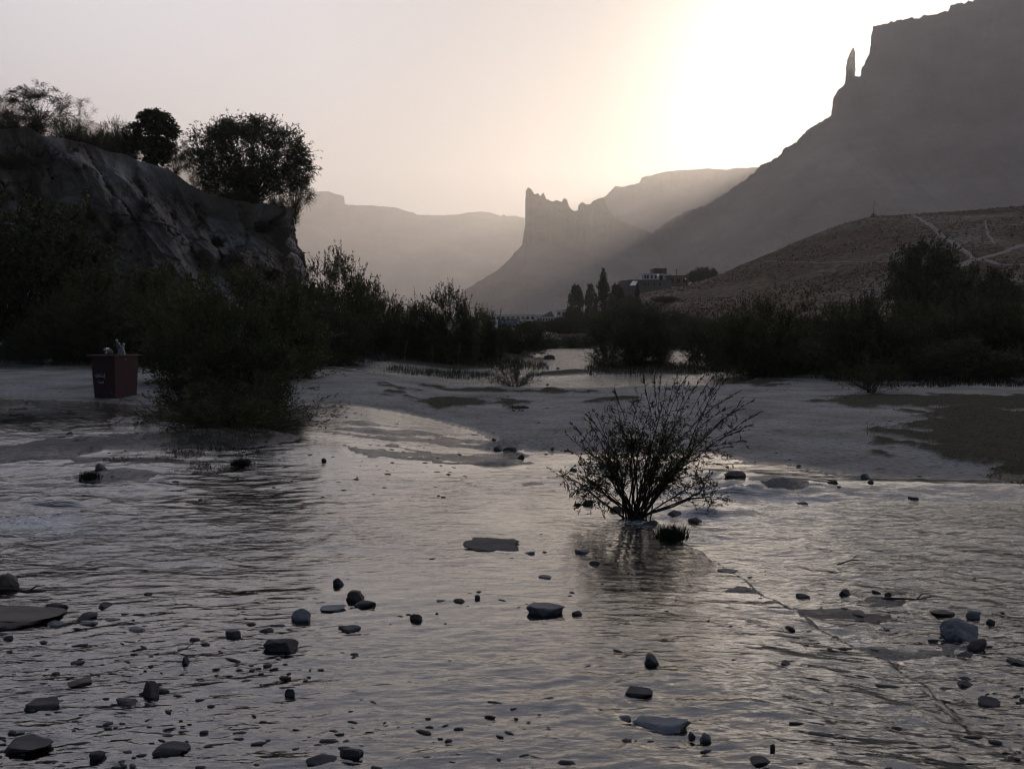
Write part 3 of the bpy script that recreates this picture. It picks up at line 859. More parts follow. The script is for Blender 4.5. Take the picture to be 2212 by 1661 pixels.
M['twig'] = surf('twig_bark', [(0.3, (0.03, 0.022, 0.016)), (0.7, (0.07, 0.052, 0.038))], scale=6, bump=0)
M['reed'] = surf('dry_reed', [(0.3, (0.16, 0.12, 0.07)), (0.7, (0.26, 0.21, 0.13))], scale=6, bump=0)

def norm(a):
    return a / (np.linalg.norm(a, axis=-1, keepdims=True) + 1e-9)

def tubes(P_, rad, k=3):
    """P_ (N,K,3) polylines, rad (N,K) -> verts, quads"""
    N, K, _ = P_.shape
    T_ = norm(np.gradient(P_, axis=1))
    ref = np.zeros_like(T_); ref[..., 0] = 0.31; ref[..., 1] = 0.87; ref[..., 2] = 0.21
    A = norm(np.cross(T_, ref)); B = np.cross(T_, A)
    an = np.arange(k) * 2 * math.pi / k
    V = P_[:, :, None, :] + rad[:, :, None, None] * (A[:, :, None, :] * np.cos(an)[None, None, :, None] + B[:, :, None, :] * np.sin(an)[None, None, :, None])
    i = np.arange(N)[:, None, None] * K * k; j = np.arange(K - 1)[None, :, None] * k; q = np.arange(k)[None, None, :]
    q2 = (q + 1) % k
    Fq = np.stack([i + j + q, i + j + q2, i + j + k + q2, i + j + k + q], -1).reshape(-1, 4)
    return V.reshape(-1, 3), Fq

def leaves(P0, D, length, width, rng):
    n = len(P0)
    D = norm(D)
    side = norm(np.cross(D, rng.normal(size=(n, 3))))
    l = length * rng.uniform(0.6, 1.25, (n, 1)); w = width * rng.uniform(0.7, 1.3, (n, 1))
    bend = norm(np.cross(side, D)) * l * rng.uniform(-0.15, 0.15, (n, 1))
    V = np.stack([P0, P0 + D * l * 0.42 + side * w * 0.5 + bend, P0 + D * l, P0 + D * l * 0.42 - side * w * 0.5 + bend], 1).reshape(-1, 3)
    Fq = np.arange(n * 4).reshape(-1, 4)
    return V, Fq

def shrub(seed, H, Rx, stems, twigs, lpt, leaf=(0.06, 0.012), Ry=None, top_jag=0.3, tmin=0.15, tw_len=0.35, rad=0.010, up=0.35, lean=(0, 0), spread=1.0, shoots=0, shoot_len=0.5):
    """many-stemmed willow shrub; returns (wood mesh data, leaf mesh data)"""
    rng = np.random.default_rng(seed)
    Ry = Ry or Rx
    az = rng.uniform(0, 2 * math.pi, stems)
    el = np.arccos(rng.uniform(0.02 + 0.1 * (1 - spread), 1.0, stems)) * spread      # from vertical
    fac = rng.uniform(0.55, 1.0, stems) ** 0.5 * (1 + rng.uniform(-top_jag, top_jag * 0.5, stems))
    fac = np.clip(fac, 0.4, 1.15)
    tip = np.stack([Rx * np.sin(el) * np.cos(az) * fac, Ry * np.sin(el) * np.sin(az) * fac, H * (0.10 + 0.90 * np.cos(el)) * fac], 1)
    tip[:, 0] += lean[0] * tip[:, 2]; tip[:, 1] += lean[1] * tip[:, 2]
    base = np.stack([rng.normal(0, 0.06 * Rx, stems), rng.normal(0, 0.06 * Ry, stems), np.full(stems, -0.03)], 1)
    K = 7
    t = np.linspace(0, 1, K)[None, :, None]
    mid = base + (tip - base) * 0.5; mid[:, 2] += 0.10 * H * rng.uniform(-0.6, 1.4, stems) - up * 0.10 * H; mid[:, :2] *= rng.uniform(0.7, 1.05, (stems, 1))
    Pl = (1 - t) ** 2 * base[:, None] + 2 * t * (1 - t) * mid[:, None] + t ** 2 * tip[:, None]
    Pl = Pl + rng.normal(0, 0.012 * H, Pl.shape) * (t > 0)
    r = rad * (1 - 0.85 * np.linspace(0, 1, K))[None, :] * rng.uniform(0.6, 1.2, (stems, 1))
    V1, F1 = tubes(Pl, r, 4 if rad > 0.012 else 3)
    # twigs
    n = stems * twigs
    si = np.repeat(np.arange(stems), twigs); tt = rng.uniform(tmin, 1.0, n)
    fpos = tt * (K - 1); i0 = np.minimum(fpos.astype(int), K - 2); f = (fpos - i0)[:, None]
    p0 = Pl[si, i0] * (1 - f) + Pl[si, i0 + 1] * f
    sd = norm(Pl[si, i0 + 1] - Pl[si, i0])
    d = norm(sd * 0.8 + rng.normal(size=(n, 3)) * 0.55 + np.array([0, 0, up]))
    L = tw_len * rng.uniform(0.35, 1.0, n) * (1.15 - 0.4 * tt)
    KT = 4
    u_ = np.linspace(0, 1, KT)[None, :, None]
    Pt = p0[:, None] + d[:, None] * (L[:, None, None] * u_) + np.array([0, 0, up * 0.25]) * (L[:, None, None] * u_ ** 2) + rng.normal(0, 0.02, (n, KT, 3)) * L[:, None, None] * (u_ > 0)
    if shoots:
        # long straight leafy shoots reaching out of the crown
        ns = shoots
        pick = rng.integers(0, stems, ns)
        sp = tip[pick]; dd = norm(norm(tip[pick]) * 0.7 + np.array([0, 0, 0.7]) + rng.normal(size=(ns, 3)) * 0.2)
        Ls = shoot_len * rng.uniform(0.4, 1.0, ns)
        Ps = (sp - dd * 0.1 * H)[:, None] + dd[:, None] * (Ls[:, None, None] * u_)
        Pt = np.concatenate([Pt, Ps]); d = np.concatenate([d, dd]); L = np.concatenate([L, Ls])
    V2, F2 = tubes(Pt, np.full(Pt.shape[:2], 1.0) * rad * 0.32 * np.array([1, .8, .55, .3]), 3)
    wood = (np.concatenate([V1, V2]), np.concatenate([F1, F2 + len(V1)]))
    # leaves
    n2 = len(Pt)
    ti = np.repeat(np.arange(n2), lpt); q = rng.uniform(0.12, 1.0, n2 * lpt)
    fpos = q * (KT - 1); i0 = np.minimum(fpos.astype(int), KT - 2); f = (fpos - i0)[:, None]
    lp = Pt[ti, i0] * (1 - f) + Pt[ti, i0 + 1] * f
    ld = norm(d[ti] * 0.9 + rng.normal(size=(len(ti), 3)) * 0.55)
    lv = leaves(lp, ld, leaf[0], leaf[1], rng)
    return wood, lv

def crown_tree(seed, H, Rx, clusters, twigs, lpt, trunk=0.35, leaf=(0.08, 0.03), shell=0.55, rad=0.10, squash=1.0, cl_r=0.42, narrow=False, flat_base=0.25, gap=0.0):
    """trunk, limbs and a crown of leaf sprays"""
    rng = np.random.default_rng(seed)
    cz0, cz1 = trunk * H * 0.75, H
    cc = (cz0 + cz1) / 2; ch = (cz1 - cz0) / 2
    a = rng.normal(size=(clusters * 3, 3)); a = norm(a) * (rng.uniform(shell ** 3, 1, (len(a), 1)) ** (1 / 3))
    a = a[a[:, 2] > -1 + flat_base][:clusters]
    if narrow:
        w = np.clip(1 - (a[:, 2:] * 0.5 + 0.5) ** 1.5, 0.12, 1); a[:, :2] *= w * 1.1
    C = np.stack([a[:, 0] * Rx * 0.86, a[:, 1] * Rx * 0.86, cc + a[:, 2] * ch * 0.9], 1)
    nC = len(C)
    K = 6
    t = np.linspace(0, 1, K)[None, :, None]
    st = np.stack([np.zeros(nC), np.zeros(nC), H * trunk * rng.uniform(0.45, 1.0, nC)], 1)
    if narrow: st[:, 2] = np.clip(C[:, 2] - 0.18 * H, 0.1 * H, None)
    mid = (st + C) / 2; mid[:, 2] += 0.06 * H * rng.uniform(-0.5, 1.5, nC)
    Pl = (1 - t) ** 2 * st[:, None] + 2 * t * (1 - t) * mid[:, None] + t ** 2 * C[:, None] + rng.normal(0, 0.008 * H, (nC, K, 3)) * (t > 0)
    V1, F1 = tubes(Pl, rad * 0.35 * (1 - 0.85 * np.linspace(0, 1, K))[None, :] * rng.uniform(0.5, 1, (nC, 1)), 4)
    tk = np.linspace(0, 1, 8)
    Pk = np.stack([0.03 * H * np.sin(tk * 3), 0.02 * H * np.sin(tk * 4 + 1), -0.1 + (H * (0.97 if narrow else trunk * 1.25)) * tk], 1)[None]
    V0, F0 = tubes(Pk, rad * (1.25 - 1.05 * tk if narrow else 1.25 - 0.7 * tk)[None], 8)
    n = nC * twigs
    ci = np.repeat(np.arange(nC), twigs)
    out = norm(C - np.array([0, 0, cc * 0.8]))
    d = norm(rng.normal(size=(n, 3)) * 0.9 + out[ci] * 0.7 + np.array([0, 0, 0.15 if not narrow else 0.9]))
    clr = cl_r * rng.uniform(0.55, 1.3, nC)[ci] * Rx * 0.6
    p0 = C[ci] + d * (clr * rng.uniform(0, 0.35, n))[:, None]
    L = clr * rng.uniform(0.4, 1.0, n)
    KT = 3
    u_ = np.linspace(0, 1, KT)[None, :, None]
    Pt = p0[:, None] + d[:, None] * (L[:, None, None] * u_) + np.array([0, 0, -0.12]) * L[:, None, None] * u_ ** 2
    V2, F2 = tubes(Pt, np.full((n, KT), 0.0045) * np.array([1, .7, .4]), 3)
    wood = (np.concatenate([V0, V1, V2]), np.concatenate([F0, F1 + len(V0), F2 + len(V0) + len(V1)]))
    ti = np.repeat(np.arange(n), lpt); q = rng.uniform(0.1, 1.0, n * lpt)
    lp = Pt[ti, 0] + (Pt[ti, 2] - Pt[ti, 0]) * q[:, None] + rng.normal(0, 0.02, (len(ti), 3))
    ld = norm(d[ti] * 0.6 + rng.normal(size=(len(ti), 3)) * 0.7)
    return wood, leaves(lp, ld, leaf[0], leaf[1], rng)

def dome_bush(seed, H, Rx, clusters=115, twigs=21, lpt=12, leaf=(0.095, 0.031), shoots=120, shoot_len=0.55, jag=0.22, low=0.05):
    """willow thicket: many stems from the ground, leaf sprays through a lumpy dome, leafy shoots standing out of the top"""
    rng = np.random.default_rng(seed)
    a = norm(rng.normal(size=(clusters * 3, 3)) * np.array([1, 1, 0.8])); a[:, 2] = np.abs(a[:, 2]); a = a[:clusters]
    lump = 1 + jag * 1.6 * (vnoise(a[:, 0] * 2.1 + seed, a[:, 1] * 2.1, a[:, 2] * 2.1, seed=seed) - 0.5)
    rr = rng.uniform(0.30 ** 3, 1, clusters) ** (1 / 3) * lump
    C = np.stack([a[:, 0] * Rx * 0.85 * rr, a[:, 1] * Rx * 0.85 * rr, H * (low + (0.82 - low) * a[:, 2] * rr)], 1)
    C[:, :2] *= (0.72 + 0.36 * np.sin(np.clip(C[:, 2:] / H, 0, 1) * 2.4))
    K = 6
    t = np.linspace(0, 1, K)[None, :, None]
    st = np.stack([rng.normal(0, .08 * Rx, clusters), rng.normal(0, .08 * Rx, clusters), np.full(clusters, -.03)], 1)
    mid = st * 0.4 + C * 0.5; mid[:, 2] += 0.04 * H
    Pl = (1 - t) ** 2 * st[:, None] + 2 * t * (1 - t) * mid[:, None] + t ** 2 * C[:, None] + rng.normal(0, .01 * H, (clusters, K, 3)) * (t > 0)
    V1, F1 = tubes(Pl, 0.011 * (1 - .8 * np.linspace(0, 1, K))[None, :] * rng.uniform(.5, 1.2, (clusters, 1)), 3)
    n = clusters * twigs
    ci = np.repeat(np.arange(clusters), twigs)
    d = norm(rng.normal(size=(n, 3)) * 0.75 + norm(C)[ci] * 0.7 + np.array([0, 0, 0.45]))
    L = 0.34 * Rx * rng.uniform(.35, 1, n) * rng.uniform(.6, 1.2, clusters)[ci]
    KT = 3
    u_ = np.linspace(0, 1, KT)[None, :, None]
    p0 = C[ci] + rng.normal(0, .06 * Rx, (n, 3))
    Pt = p0[:, None] + d[:, None] * (L[:, None, None] * u_)
    k = np.argsort(-(C[:, 2] + 0.25 * np.linalg.norm(C[:, :2], axis=1)))[:max(8, clusters // 2)]
    si = rng.choice(k, shoots)
    ds = norm(norm(C[si]) * 0.35 + np.array([0, 0, 0.9]) + rng.normal(size=(shoots, 3)) * 0.22)
    Ls = shoot_len * rng.uniform(.35, 1, shoots)
    Ps = (C[si] + rng.normal(0, .08 * Rx, (shoots, 3)))[:, None] + ds[:, None] * (Ls[:, None, None] * u_ + 0.1)
    Pt = np.concatenate([Pt, Ps]); dd = np.concatenate([d, ds])
    V2, F2 = tubes(Pt, np.full((len(Pt), KT), .0035) * np.array([1, .7, .35]), 3)
    ti = np.concatenate([np.repeat(np.arange(n), lpt), n + np.repeat(np.arange(shoots), 22)])
    q = rng.uniform(.1, 1, len(ti))
    lp = Pt[ti, 0] + (Pt[ti, 2] - Pt[ti, 0]) * q[:, None] + rng.normal(0, .012, (len(ti), 3))
    ld = norm(dd[ti] * 0.9 + rng.normal(size=(len(ti), 3)) * 0.6)
    lp[:, 2] = np.maximum(lp[:, 2], 0.02)
    return (np.concatenate([V1, V2]), np.concatenate([F1, F2 + len(V1)])), leaves(lp, ld, leaf[0], leaf[1], rng)

PROTO = {}
SIZE = {}
def proto(key, data, leafmat, wname, lname, smooth=False):
    (wv, wf), (lv, lf) = data
    SIZE[key] = (float(np.percentile(lv[:, 2], 99.6)), float(np.percentile(np.abs(lv[:, 0]), 98.5)))
    PROTO[key] = (mesh_np(wname, wv, wf, [M['twig']], smooth=True), wname, mesh_np(lname, lv, lf, [M[leafmat]], smooth=False), lname)

# real sizes in metres; copies are scaled a little
proto('shrubA', dome_bush(21, 2.6, 2.0), 'leaf', 'stems', 'foliage')
proto('shrubB', dome_bush(22, 2.3, 1.8, jag=0.35, leaf=(0.08, 0.024)), 'leaf_dark', 'stems', 'foliage')
proto('shrubC', dome_bush(23, 3.4, 1.9, shoots=170, shoot_len=0.8, jag=0.3), 'leaf', 'stems', 'foliage')
proto('shrubD', dome_bush(24, 2.1, 2.3, shoots=80, shoot_len=0.4, jag=0.35), 'leaf_dark', 'stems', 'foliage')
proto('sparse', shrub(5, 1.4, 1.3, 50, 13, 11, leaf=(0.05, 0.012), tw_len=0.32, rad=0.008, up=0.25, spread=1.0, tmin=0.25), 'leaf', 'stems', 'foliage')
proto('spray', shrub(6, 1.3, 1.7, 110, 17, 11, leaf=(0.045, 0.011), tw_len=0.30, rad=0.008, up=0.05, spread=1.0, tmin=0.2), 'leaf', 'stems', 'foliage')
proto('tuft', shrub(7, 0.7, 0.7, 40, 8, 8, leaf=(0.05, 0.012), tw_len=0.2, rad=0.006, up=0.3), 'leaf_dry', 'stems', 'foliage')
proto('round', crown_tree(8, 4.6, 3.0, 220, 22, 10, trunk=0.12, leaf=(0.11, 0.050), shell=0.45, cl_r=0.40, rad=0.10, flat_base=0.0), 'leaf_dark', 'trunk', 'crown')
proto('airy', crown_tree(9, 4.0, 2.0, 70, 22, 11, trunk=0.22, leaf=(0.075, 0.028), shell=0.3, cl_r=0.46, rad=0.05, flat_base=0.1), 'leaf', 'trunk', 'crown')
proto('bare', crown_tree(10, 3.2, 1.5, 50, 26, 4, trunk=0.15, leaf=(0.05, 0.016), shell=0.3, cl_r=0.5, rad=0.03, flat_base=0.1), 'leaf', 'trunk', 'crown')
proto('poplar', crown_tree(11, 10.0, 2.2, 110, 18, 8, trunk=0.10, leaf=(0.22, 0.13), shell=0.2, cl_r=0.50, rad=0.14, narrow=True), 'leaf_dark', 'trunk', 'crown')
proto('column', crown_tree(12, 8.0, 1.9, 120, 18, 8, trunk=0.10, leaf=(0.26, 0.15), shell=0.3, cl_r=0.50, rad=0.14, flat_base=0.0), 'leaf_dark', 'trunk', 'crown')
proto('clump', crown_tree(13, 5.0, 3.4, 150, 20, 9, trunk=0.04, leaf=(0.19, 0.10), shell=0.35, cl_r=0.42, rad=0.09, flat_base=0.0), 'leaf_dark', 'trunk', 'crown')


def plant(kind, name, cat, label, u, vtop, half, Y, group=None, base=None, rz=None, zs=None):
    """plant whose crown top sits on sheet row vtop and whose half width is half sheet pixels, rooted at distance Y"""
    x = P(u, 700, Y)[0]
    zb = base if base is not None else land_z(x, Y)
    H = P(u, vtop, Y)[2] - zb
    Rr = half / F * Y
    sh, sr = SIZE[kind]
    rz = rz if rz is not None else (abs(hash((round(u), round(vtop)))) % 628) / 100.0
    o = thing(name, label, cat, (x, Y, zb), rz, group, (Rr / sr, Rr / sr, H / sh))
    wm, wn_, lm, ln = PROTO[kind]
    link(wn_, wm, o); link(ln, lm, o)
    return o

def cz(u, Y):
    """z of the cliff edge near column u, as if at distance Y"""
    return cliff_top(u, Y)[2] - 0.25

W, T_ = 'willow_bush', 'tree'
G1 = 'willow bushes along the far bank'
# left bank, in front of the cliff
plant('clump', 'willow_tree', 'tree', 'huge black willow mass filling the left edge below the cliff', 30, 425, 190, 40)
plant('shrubC', W, 'bush', 'tall dark bush between the left edge and the red bin, under the cliff', 235, 575, 120, 37, G1)
plant('shrubD', W, 'bush', 'low dark bush on the bank just behind the red bin', 150, 655, 120, 35, G1)
plant('shrubC', W, 'bush', 'dark bush at the foot of the cliff right of its bright shelf', 360, 575, 130, 34, G1)
plant('shrubA', W, 'bush', 'broad rounded bush right of the red bin, widest on the left bank', 505, 590, 185, 21.5, G1)
plant('shrubB', W, 'bush', 'smaller bush hanging over the water at the right foot of the broadest bush', 600, 660, 105, 22.5, G1)
plant('shrubC', W, 'bush', 'spiky-topped tall bush standing against the cliff end', 725, 548, 90, 39, G1)
plant('shrubA', W, 'bush', 'bush sloping down to the right behind the spiky-topped one', 800, 610, 75, 42, G1)
plant('shrubD', W, 'bush', 'dark bush low over the bank below the spiky-topped one', 690, 640, 100, 33, G1)
plant('shrubB', W, 'bush', 'low bush filling the dip left of the central bush', 850, 680, 60, 40, G1)
plant('shrubC', W, 'bush', 'central pointed bush below the far end of the pale mountain', 965, 622, 72, 36, G1)
plant('shrubA', W, 'bush', 'rounded bush on the left shoulder of the central pointed bush', 905, 655, 55, 37, G1)
plant('shrubB', W, 'bush', 'thin-topped bush right of the central pointed bush', 1045, 672, 55, 38, G1)
plant('shrubD', W, 'bush', 'low bush in front of the framed sign', 1110, 695, 75, 46, G1)
plant('shrubB', W, 'bush', 'dense bush on the small gravel island in mid-river', 1372, 665, 88, 34, G1)
plant('sparse', W, 'bush', 'thin bush trailing over the left end of the river island', 1300, 735, 45, 36, G1)
# right bank
plant('shrubD', W, 'bush', 'low dark bush at the left end of the thicket on the right bank', 1545, 690, 75, 36, G1)
plant('shrubA', W, 'bush', 'bush left of centre in the right bank thicket', 1640, 650, 95, 28.5, G1)
plant('shrubC', W, 'bush', 'tallest upright bush in the middle of the right bank thicket', 1760, 650, 90, 33, G1)
plant('shrubB', W, 'bush', 'bush behind the bare-stemmed shrub on the right flat', 1870, 640, 100, 26, G1)
plant('shrubA', W, 'bush', 'wide bush right of the bare-stemmed shrub on the right bank', 1990, 655, 115, 29, G1)
plant('shrubC', W, 'bush', 'dark bush near the right edge below the hillside trees', 2110, 640, 110, 28, G1)
plant('shrubD', W, 'bush', 'dark bush cut by the right edge above the mossy flat', 2215, 650, 100, 27, G1)
plant('shrubB', W, 'bush', 'low front bush spilling onto the flat at the far right', 2080, 730, 130, 25, G1)
plant('shrubD', W, 'bush', 'low front bush spilling toward the water left of the right flat', 1720, 735, 130, 30, G1)
plant('sparse', 'shrub', 'shrub', 'bare-stemmed shrub standing alone at the edge of the right flat', 1885, 745, 78, 20.5)
plant('sparse', 'shrub', 'shrub', 'small fan-shaped shrub at the near edge of the far pool', 1112, 752, 62, 23.0)
plant('spray', 'shrub', 'shrub', 'wide low shrub spraying thin branches over the left pool', 495, 800, 215, 12.4)
plant('shrubB', 'shrub', 'shrub', 'dense dark shrub right behind the wide low shrub by the left pool', 495, 655, 145, 14.8)
plant('sparse', 'shrub', 'shrub', 'thin shrub between the red bin and the wide low shrub', 400, 790, 80, 15.0)
plant('clump', 'tree', 'tree', 'dark round tree on the lower hillside below the footpath', 1998, 522, 78, 70)
plant('clump', 'tree', 'tree', 'broad low tree right of the round hillside tree', 2120, 578, 85, 66)
# on the cliff
CTG = 'trees and shrubs on the cliff top'
plant('round', 'tree', 'tree', 'large round tree overhanging the right end of the cliff', 545, 258, 122, 57, CTG, base=cz(560, 57) - 0.3)
plant('airy', 'tree', 'tree', 'drooping side growth at the right foot of the round cliff-end tree', 640, 345, 42, 57.5, CTG, base=cz(620, 57.5) - 0.6)
plant('airy', 'tree', 'tree', 'thin airy tree leaning left at the left end of the cliff top', 95, 185, 75, 52, CTG, base=cz(95, 52))
plant('bare', 'shrub', 'shrub', 'nearly leafless shrub right of the airy cliff tree', 180, 208, 48, 52, CTG, base=cz(180, 52))
plant('column', 'tree', 'tree', 'dark bushy tree in the middle of the cliff top', 340, 240, 50, 54, CTG, base=cz(340, 54))
plant('airy', 'tree', 'tree', 'small leaning tree right of the middle cliff tree', 385, 300, 32, 54, CTG, base=cz(390, 54))
plant('shrubB', 'shrub', 'shrub', 'low shrub left of the middle cliff tree', 262, 262, 45, 54, CTG, base=cz(262, 54) - .3)
plant('shrubA', 'shrub', 'shrub', 'low dark shrub on the cliff edge below the airy tree', 40, 240, 60, 51, CTG, base=cz(40, 51) - .3)
plant('bare', 'shrub', 'shrub', 'wispy shrub in the gap left of the round cliff tree', 425, 318, 26, 56, CTG, base=cz(425, 56) - .2)
plant('shrubD', 'shrub', 'shrub', 'low mat of shrub at the rim under the round cliff tree', 500, 410, 75, 55, CTG, base=cz(500, 55) - .4)
plant('shrubB', 'shrub', 'shrub', 'dark shrub hanging at the right corner of the cliff rim', 610, 425, 38, 56, CTG, base=cz(610, 56) - .8)
plant('shrubD', 'shrub', 'shrub', 'low shrub along the rim below the leafless shrub', 160, 268, 60, 51, CTG, base=cz(160, 51) - .5)
plant('shrubB', 'shrub', 'shrub', 'low shrub on the rim between the leafless shrub and the middle tree', 225, 285, 40, 51.5, CTG, base=cz(225, 51.5) - .5)

# shrubs clinging to the ledges of the cliff face
def face_point(u, v):
    """first point of the cliff face on the line of sight, picked from its vertices"""
    pu, pv = project(cliffV[:, 0], cliffV[:, 1], cliffV[:, 2])
    d = (pu - u) ** 2 + (pv - v) ** 2
    c = np.where(d < 80)[0]
    if len(c) == 0: c = np.array([np.argmin(d)])
    return cliffV[c[np.argmin(cliffV[c, 1])]]
for i, (u, v, s, lab) in enumerate([(430, 480, .8, 'small bush on the cliff face under the gap in the trees'), (470, 520, .9, 'olive bush on a ledge in the middle of the cliff face'), (520, 560, .8, 'bush on the lower ledge right of the olive one'), (250, 520, .5, 'tiny plant in the crack above the bright cliff shelf'),
                                   (90, 330, 1.0, 'bush below the rim near the left end of the cliff'), (30, 360, 1.1, 'bush at the left edge high on the cliff face'), (320, 430, .6, 'tuft in the hollow high on the cliff face'), (570, 500, .7, 'bush near the right corner of the cliff face'), (200, 470, .6, 'small bush left of the bright cliff shelf'), (600, 590, .8, 'bush at the right foot of the cliff')]):
    p = face_point(u, v)
    o = thing('shrub', lab, 'shrub', (float(p[0]), float(p[1]) - 0.1, float(p[2]) - 0.25), i * 1.3, 'small bushes on the cliff face', (s, s, s * 0.75))
    wm, wn_, lm, ln = PROTO['shrubB' if i % 2 else 'tuft']
    if i % 2: o.scale = (s * .42, s * .42, s * .36)
    else: o.scale = (s * 1.3,) * 3
    link(wn_, wm, o); link(ln, lm, o)

# valley trees near the village
VG = 'trees in the valley near the houses'
plant('column', 'tree', 'tree', 'blocky dark tree, leftmost of the valley trees', 1243, 617, 17, 240, VG)
plant('column', 'tree', 'tree', 'slim dark tree second from the left in the valley', 1275, 616, 13, 235, VG)
plant('poplar', 'poplar_tree', 'tree', 'tallest pointed poplar in the valley', 1303, 583, 22, 200, VG)
plant('column', 'tree', 'tree', 'rounded tree right beside the tall poplar', 1330, 616, 20, 195, VG)
plant('poplar', 'poplar_tree', 'tree', 'narrow dark poplar under the terrace wall', 1376, 612, 10, 170, VG)
plant('column', 'tree', 'tree', 'tree hiding the left end of the terrace wall', 1362, 640, 18, 180, VG)
for u, v, h, Y, lab in [(1520, 578, 28, 260, 'dark tree clump right of the white house on the hill'), (1495, 590, 16, 262, 'small dark tree at the left of the hilltop clump')]:
    plant('clump', 'tree', 'tree', lab, u, v, h, Y, VG, base=P(u, 611, Y)[2])
for u, v, h, Y, lab in [(1235, 672, 32, 150, 'dark bush in front of the right end of the long building'), (1290, 680, 40, 120, 'bush at the foot of the tall poplar'), (1345, 668, 40, 130, 'bush below the terrace wall'), (1400, 655, 36, 140, 'olive bush on the bank right of the narrow poplar'), (1435, 640, 30, 160, 'bush at the left foot of the hill under the house'),
                        (1450, 672, 50, 100, 'bush where the hill meets the river thicket'), (1500, 680, 50, 80, 'bush in the hollow at the foot of the hill'), (1210, 690, 40, 110, 'low bush right of the framed sign'), (1590, 672, 60, 70, 'bush at the base of the hill behind the right thicket'), (1150, 693, 40, 120, 'low bush in front of the white fence'), (1180, 735, 26, 62, 'low scrub at the far bend of the river'), (1240, 722, 60, 64, 'scrub bank behind the far pool'), (1330, 700, 60, 75, 'scrub behind the river island'), (1440, 705, 60, 60, 'scrub left of the far water gap')]:
    plant('shrubD' if Y < 90 else 'clump', 'bush', 'bush', lab, u, v, h, Y, 'scrub across the valley floor')
# distant hazy line of trees at the foot of the mountains
rng = np.random.default_rng(77)
vs, fs, off = [], [], 0
for i in range(70):
    Y = rng.uniform(420, 700); u = rng.uniform(990, 1560)
    x = P(u, 700, Y)[0]; r_ = rng.uniform(2.5, 6); h = rng.uniform(3, 8)
    n = 260
    a = norm(rng.normal(size=(n, 3))) * rng.uniform(0.5, 1, (n, 1))
    p0 = a * np.array([r_, r_, h / 2]) + np.array([x, Y, -1.35 + h * 0.55])
    V, Fq = leaves(p0, rng.normal(size=(n, 3)), 1.1, 0.9, rng)
    vs.append(V); fs.append(Fq + off); off += len(V)
me = mesh_np('distant_treeline', np.concatenate(vs), np.concatenate(fs), [M['leaf_dark']], smooth=False)
tag(link('distant_treeline', me), 'hazy far-off orchard trees at the foot of the rock ridge', 'treeline', kind='stuff')

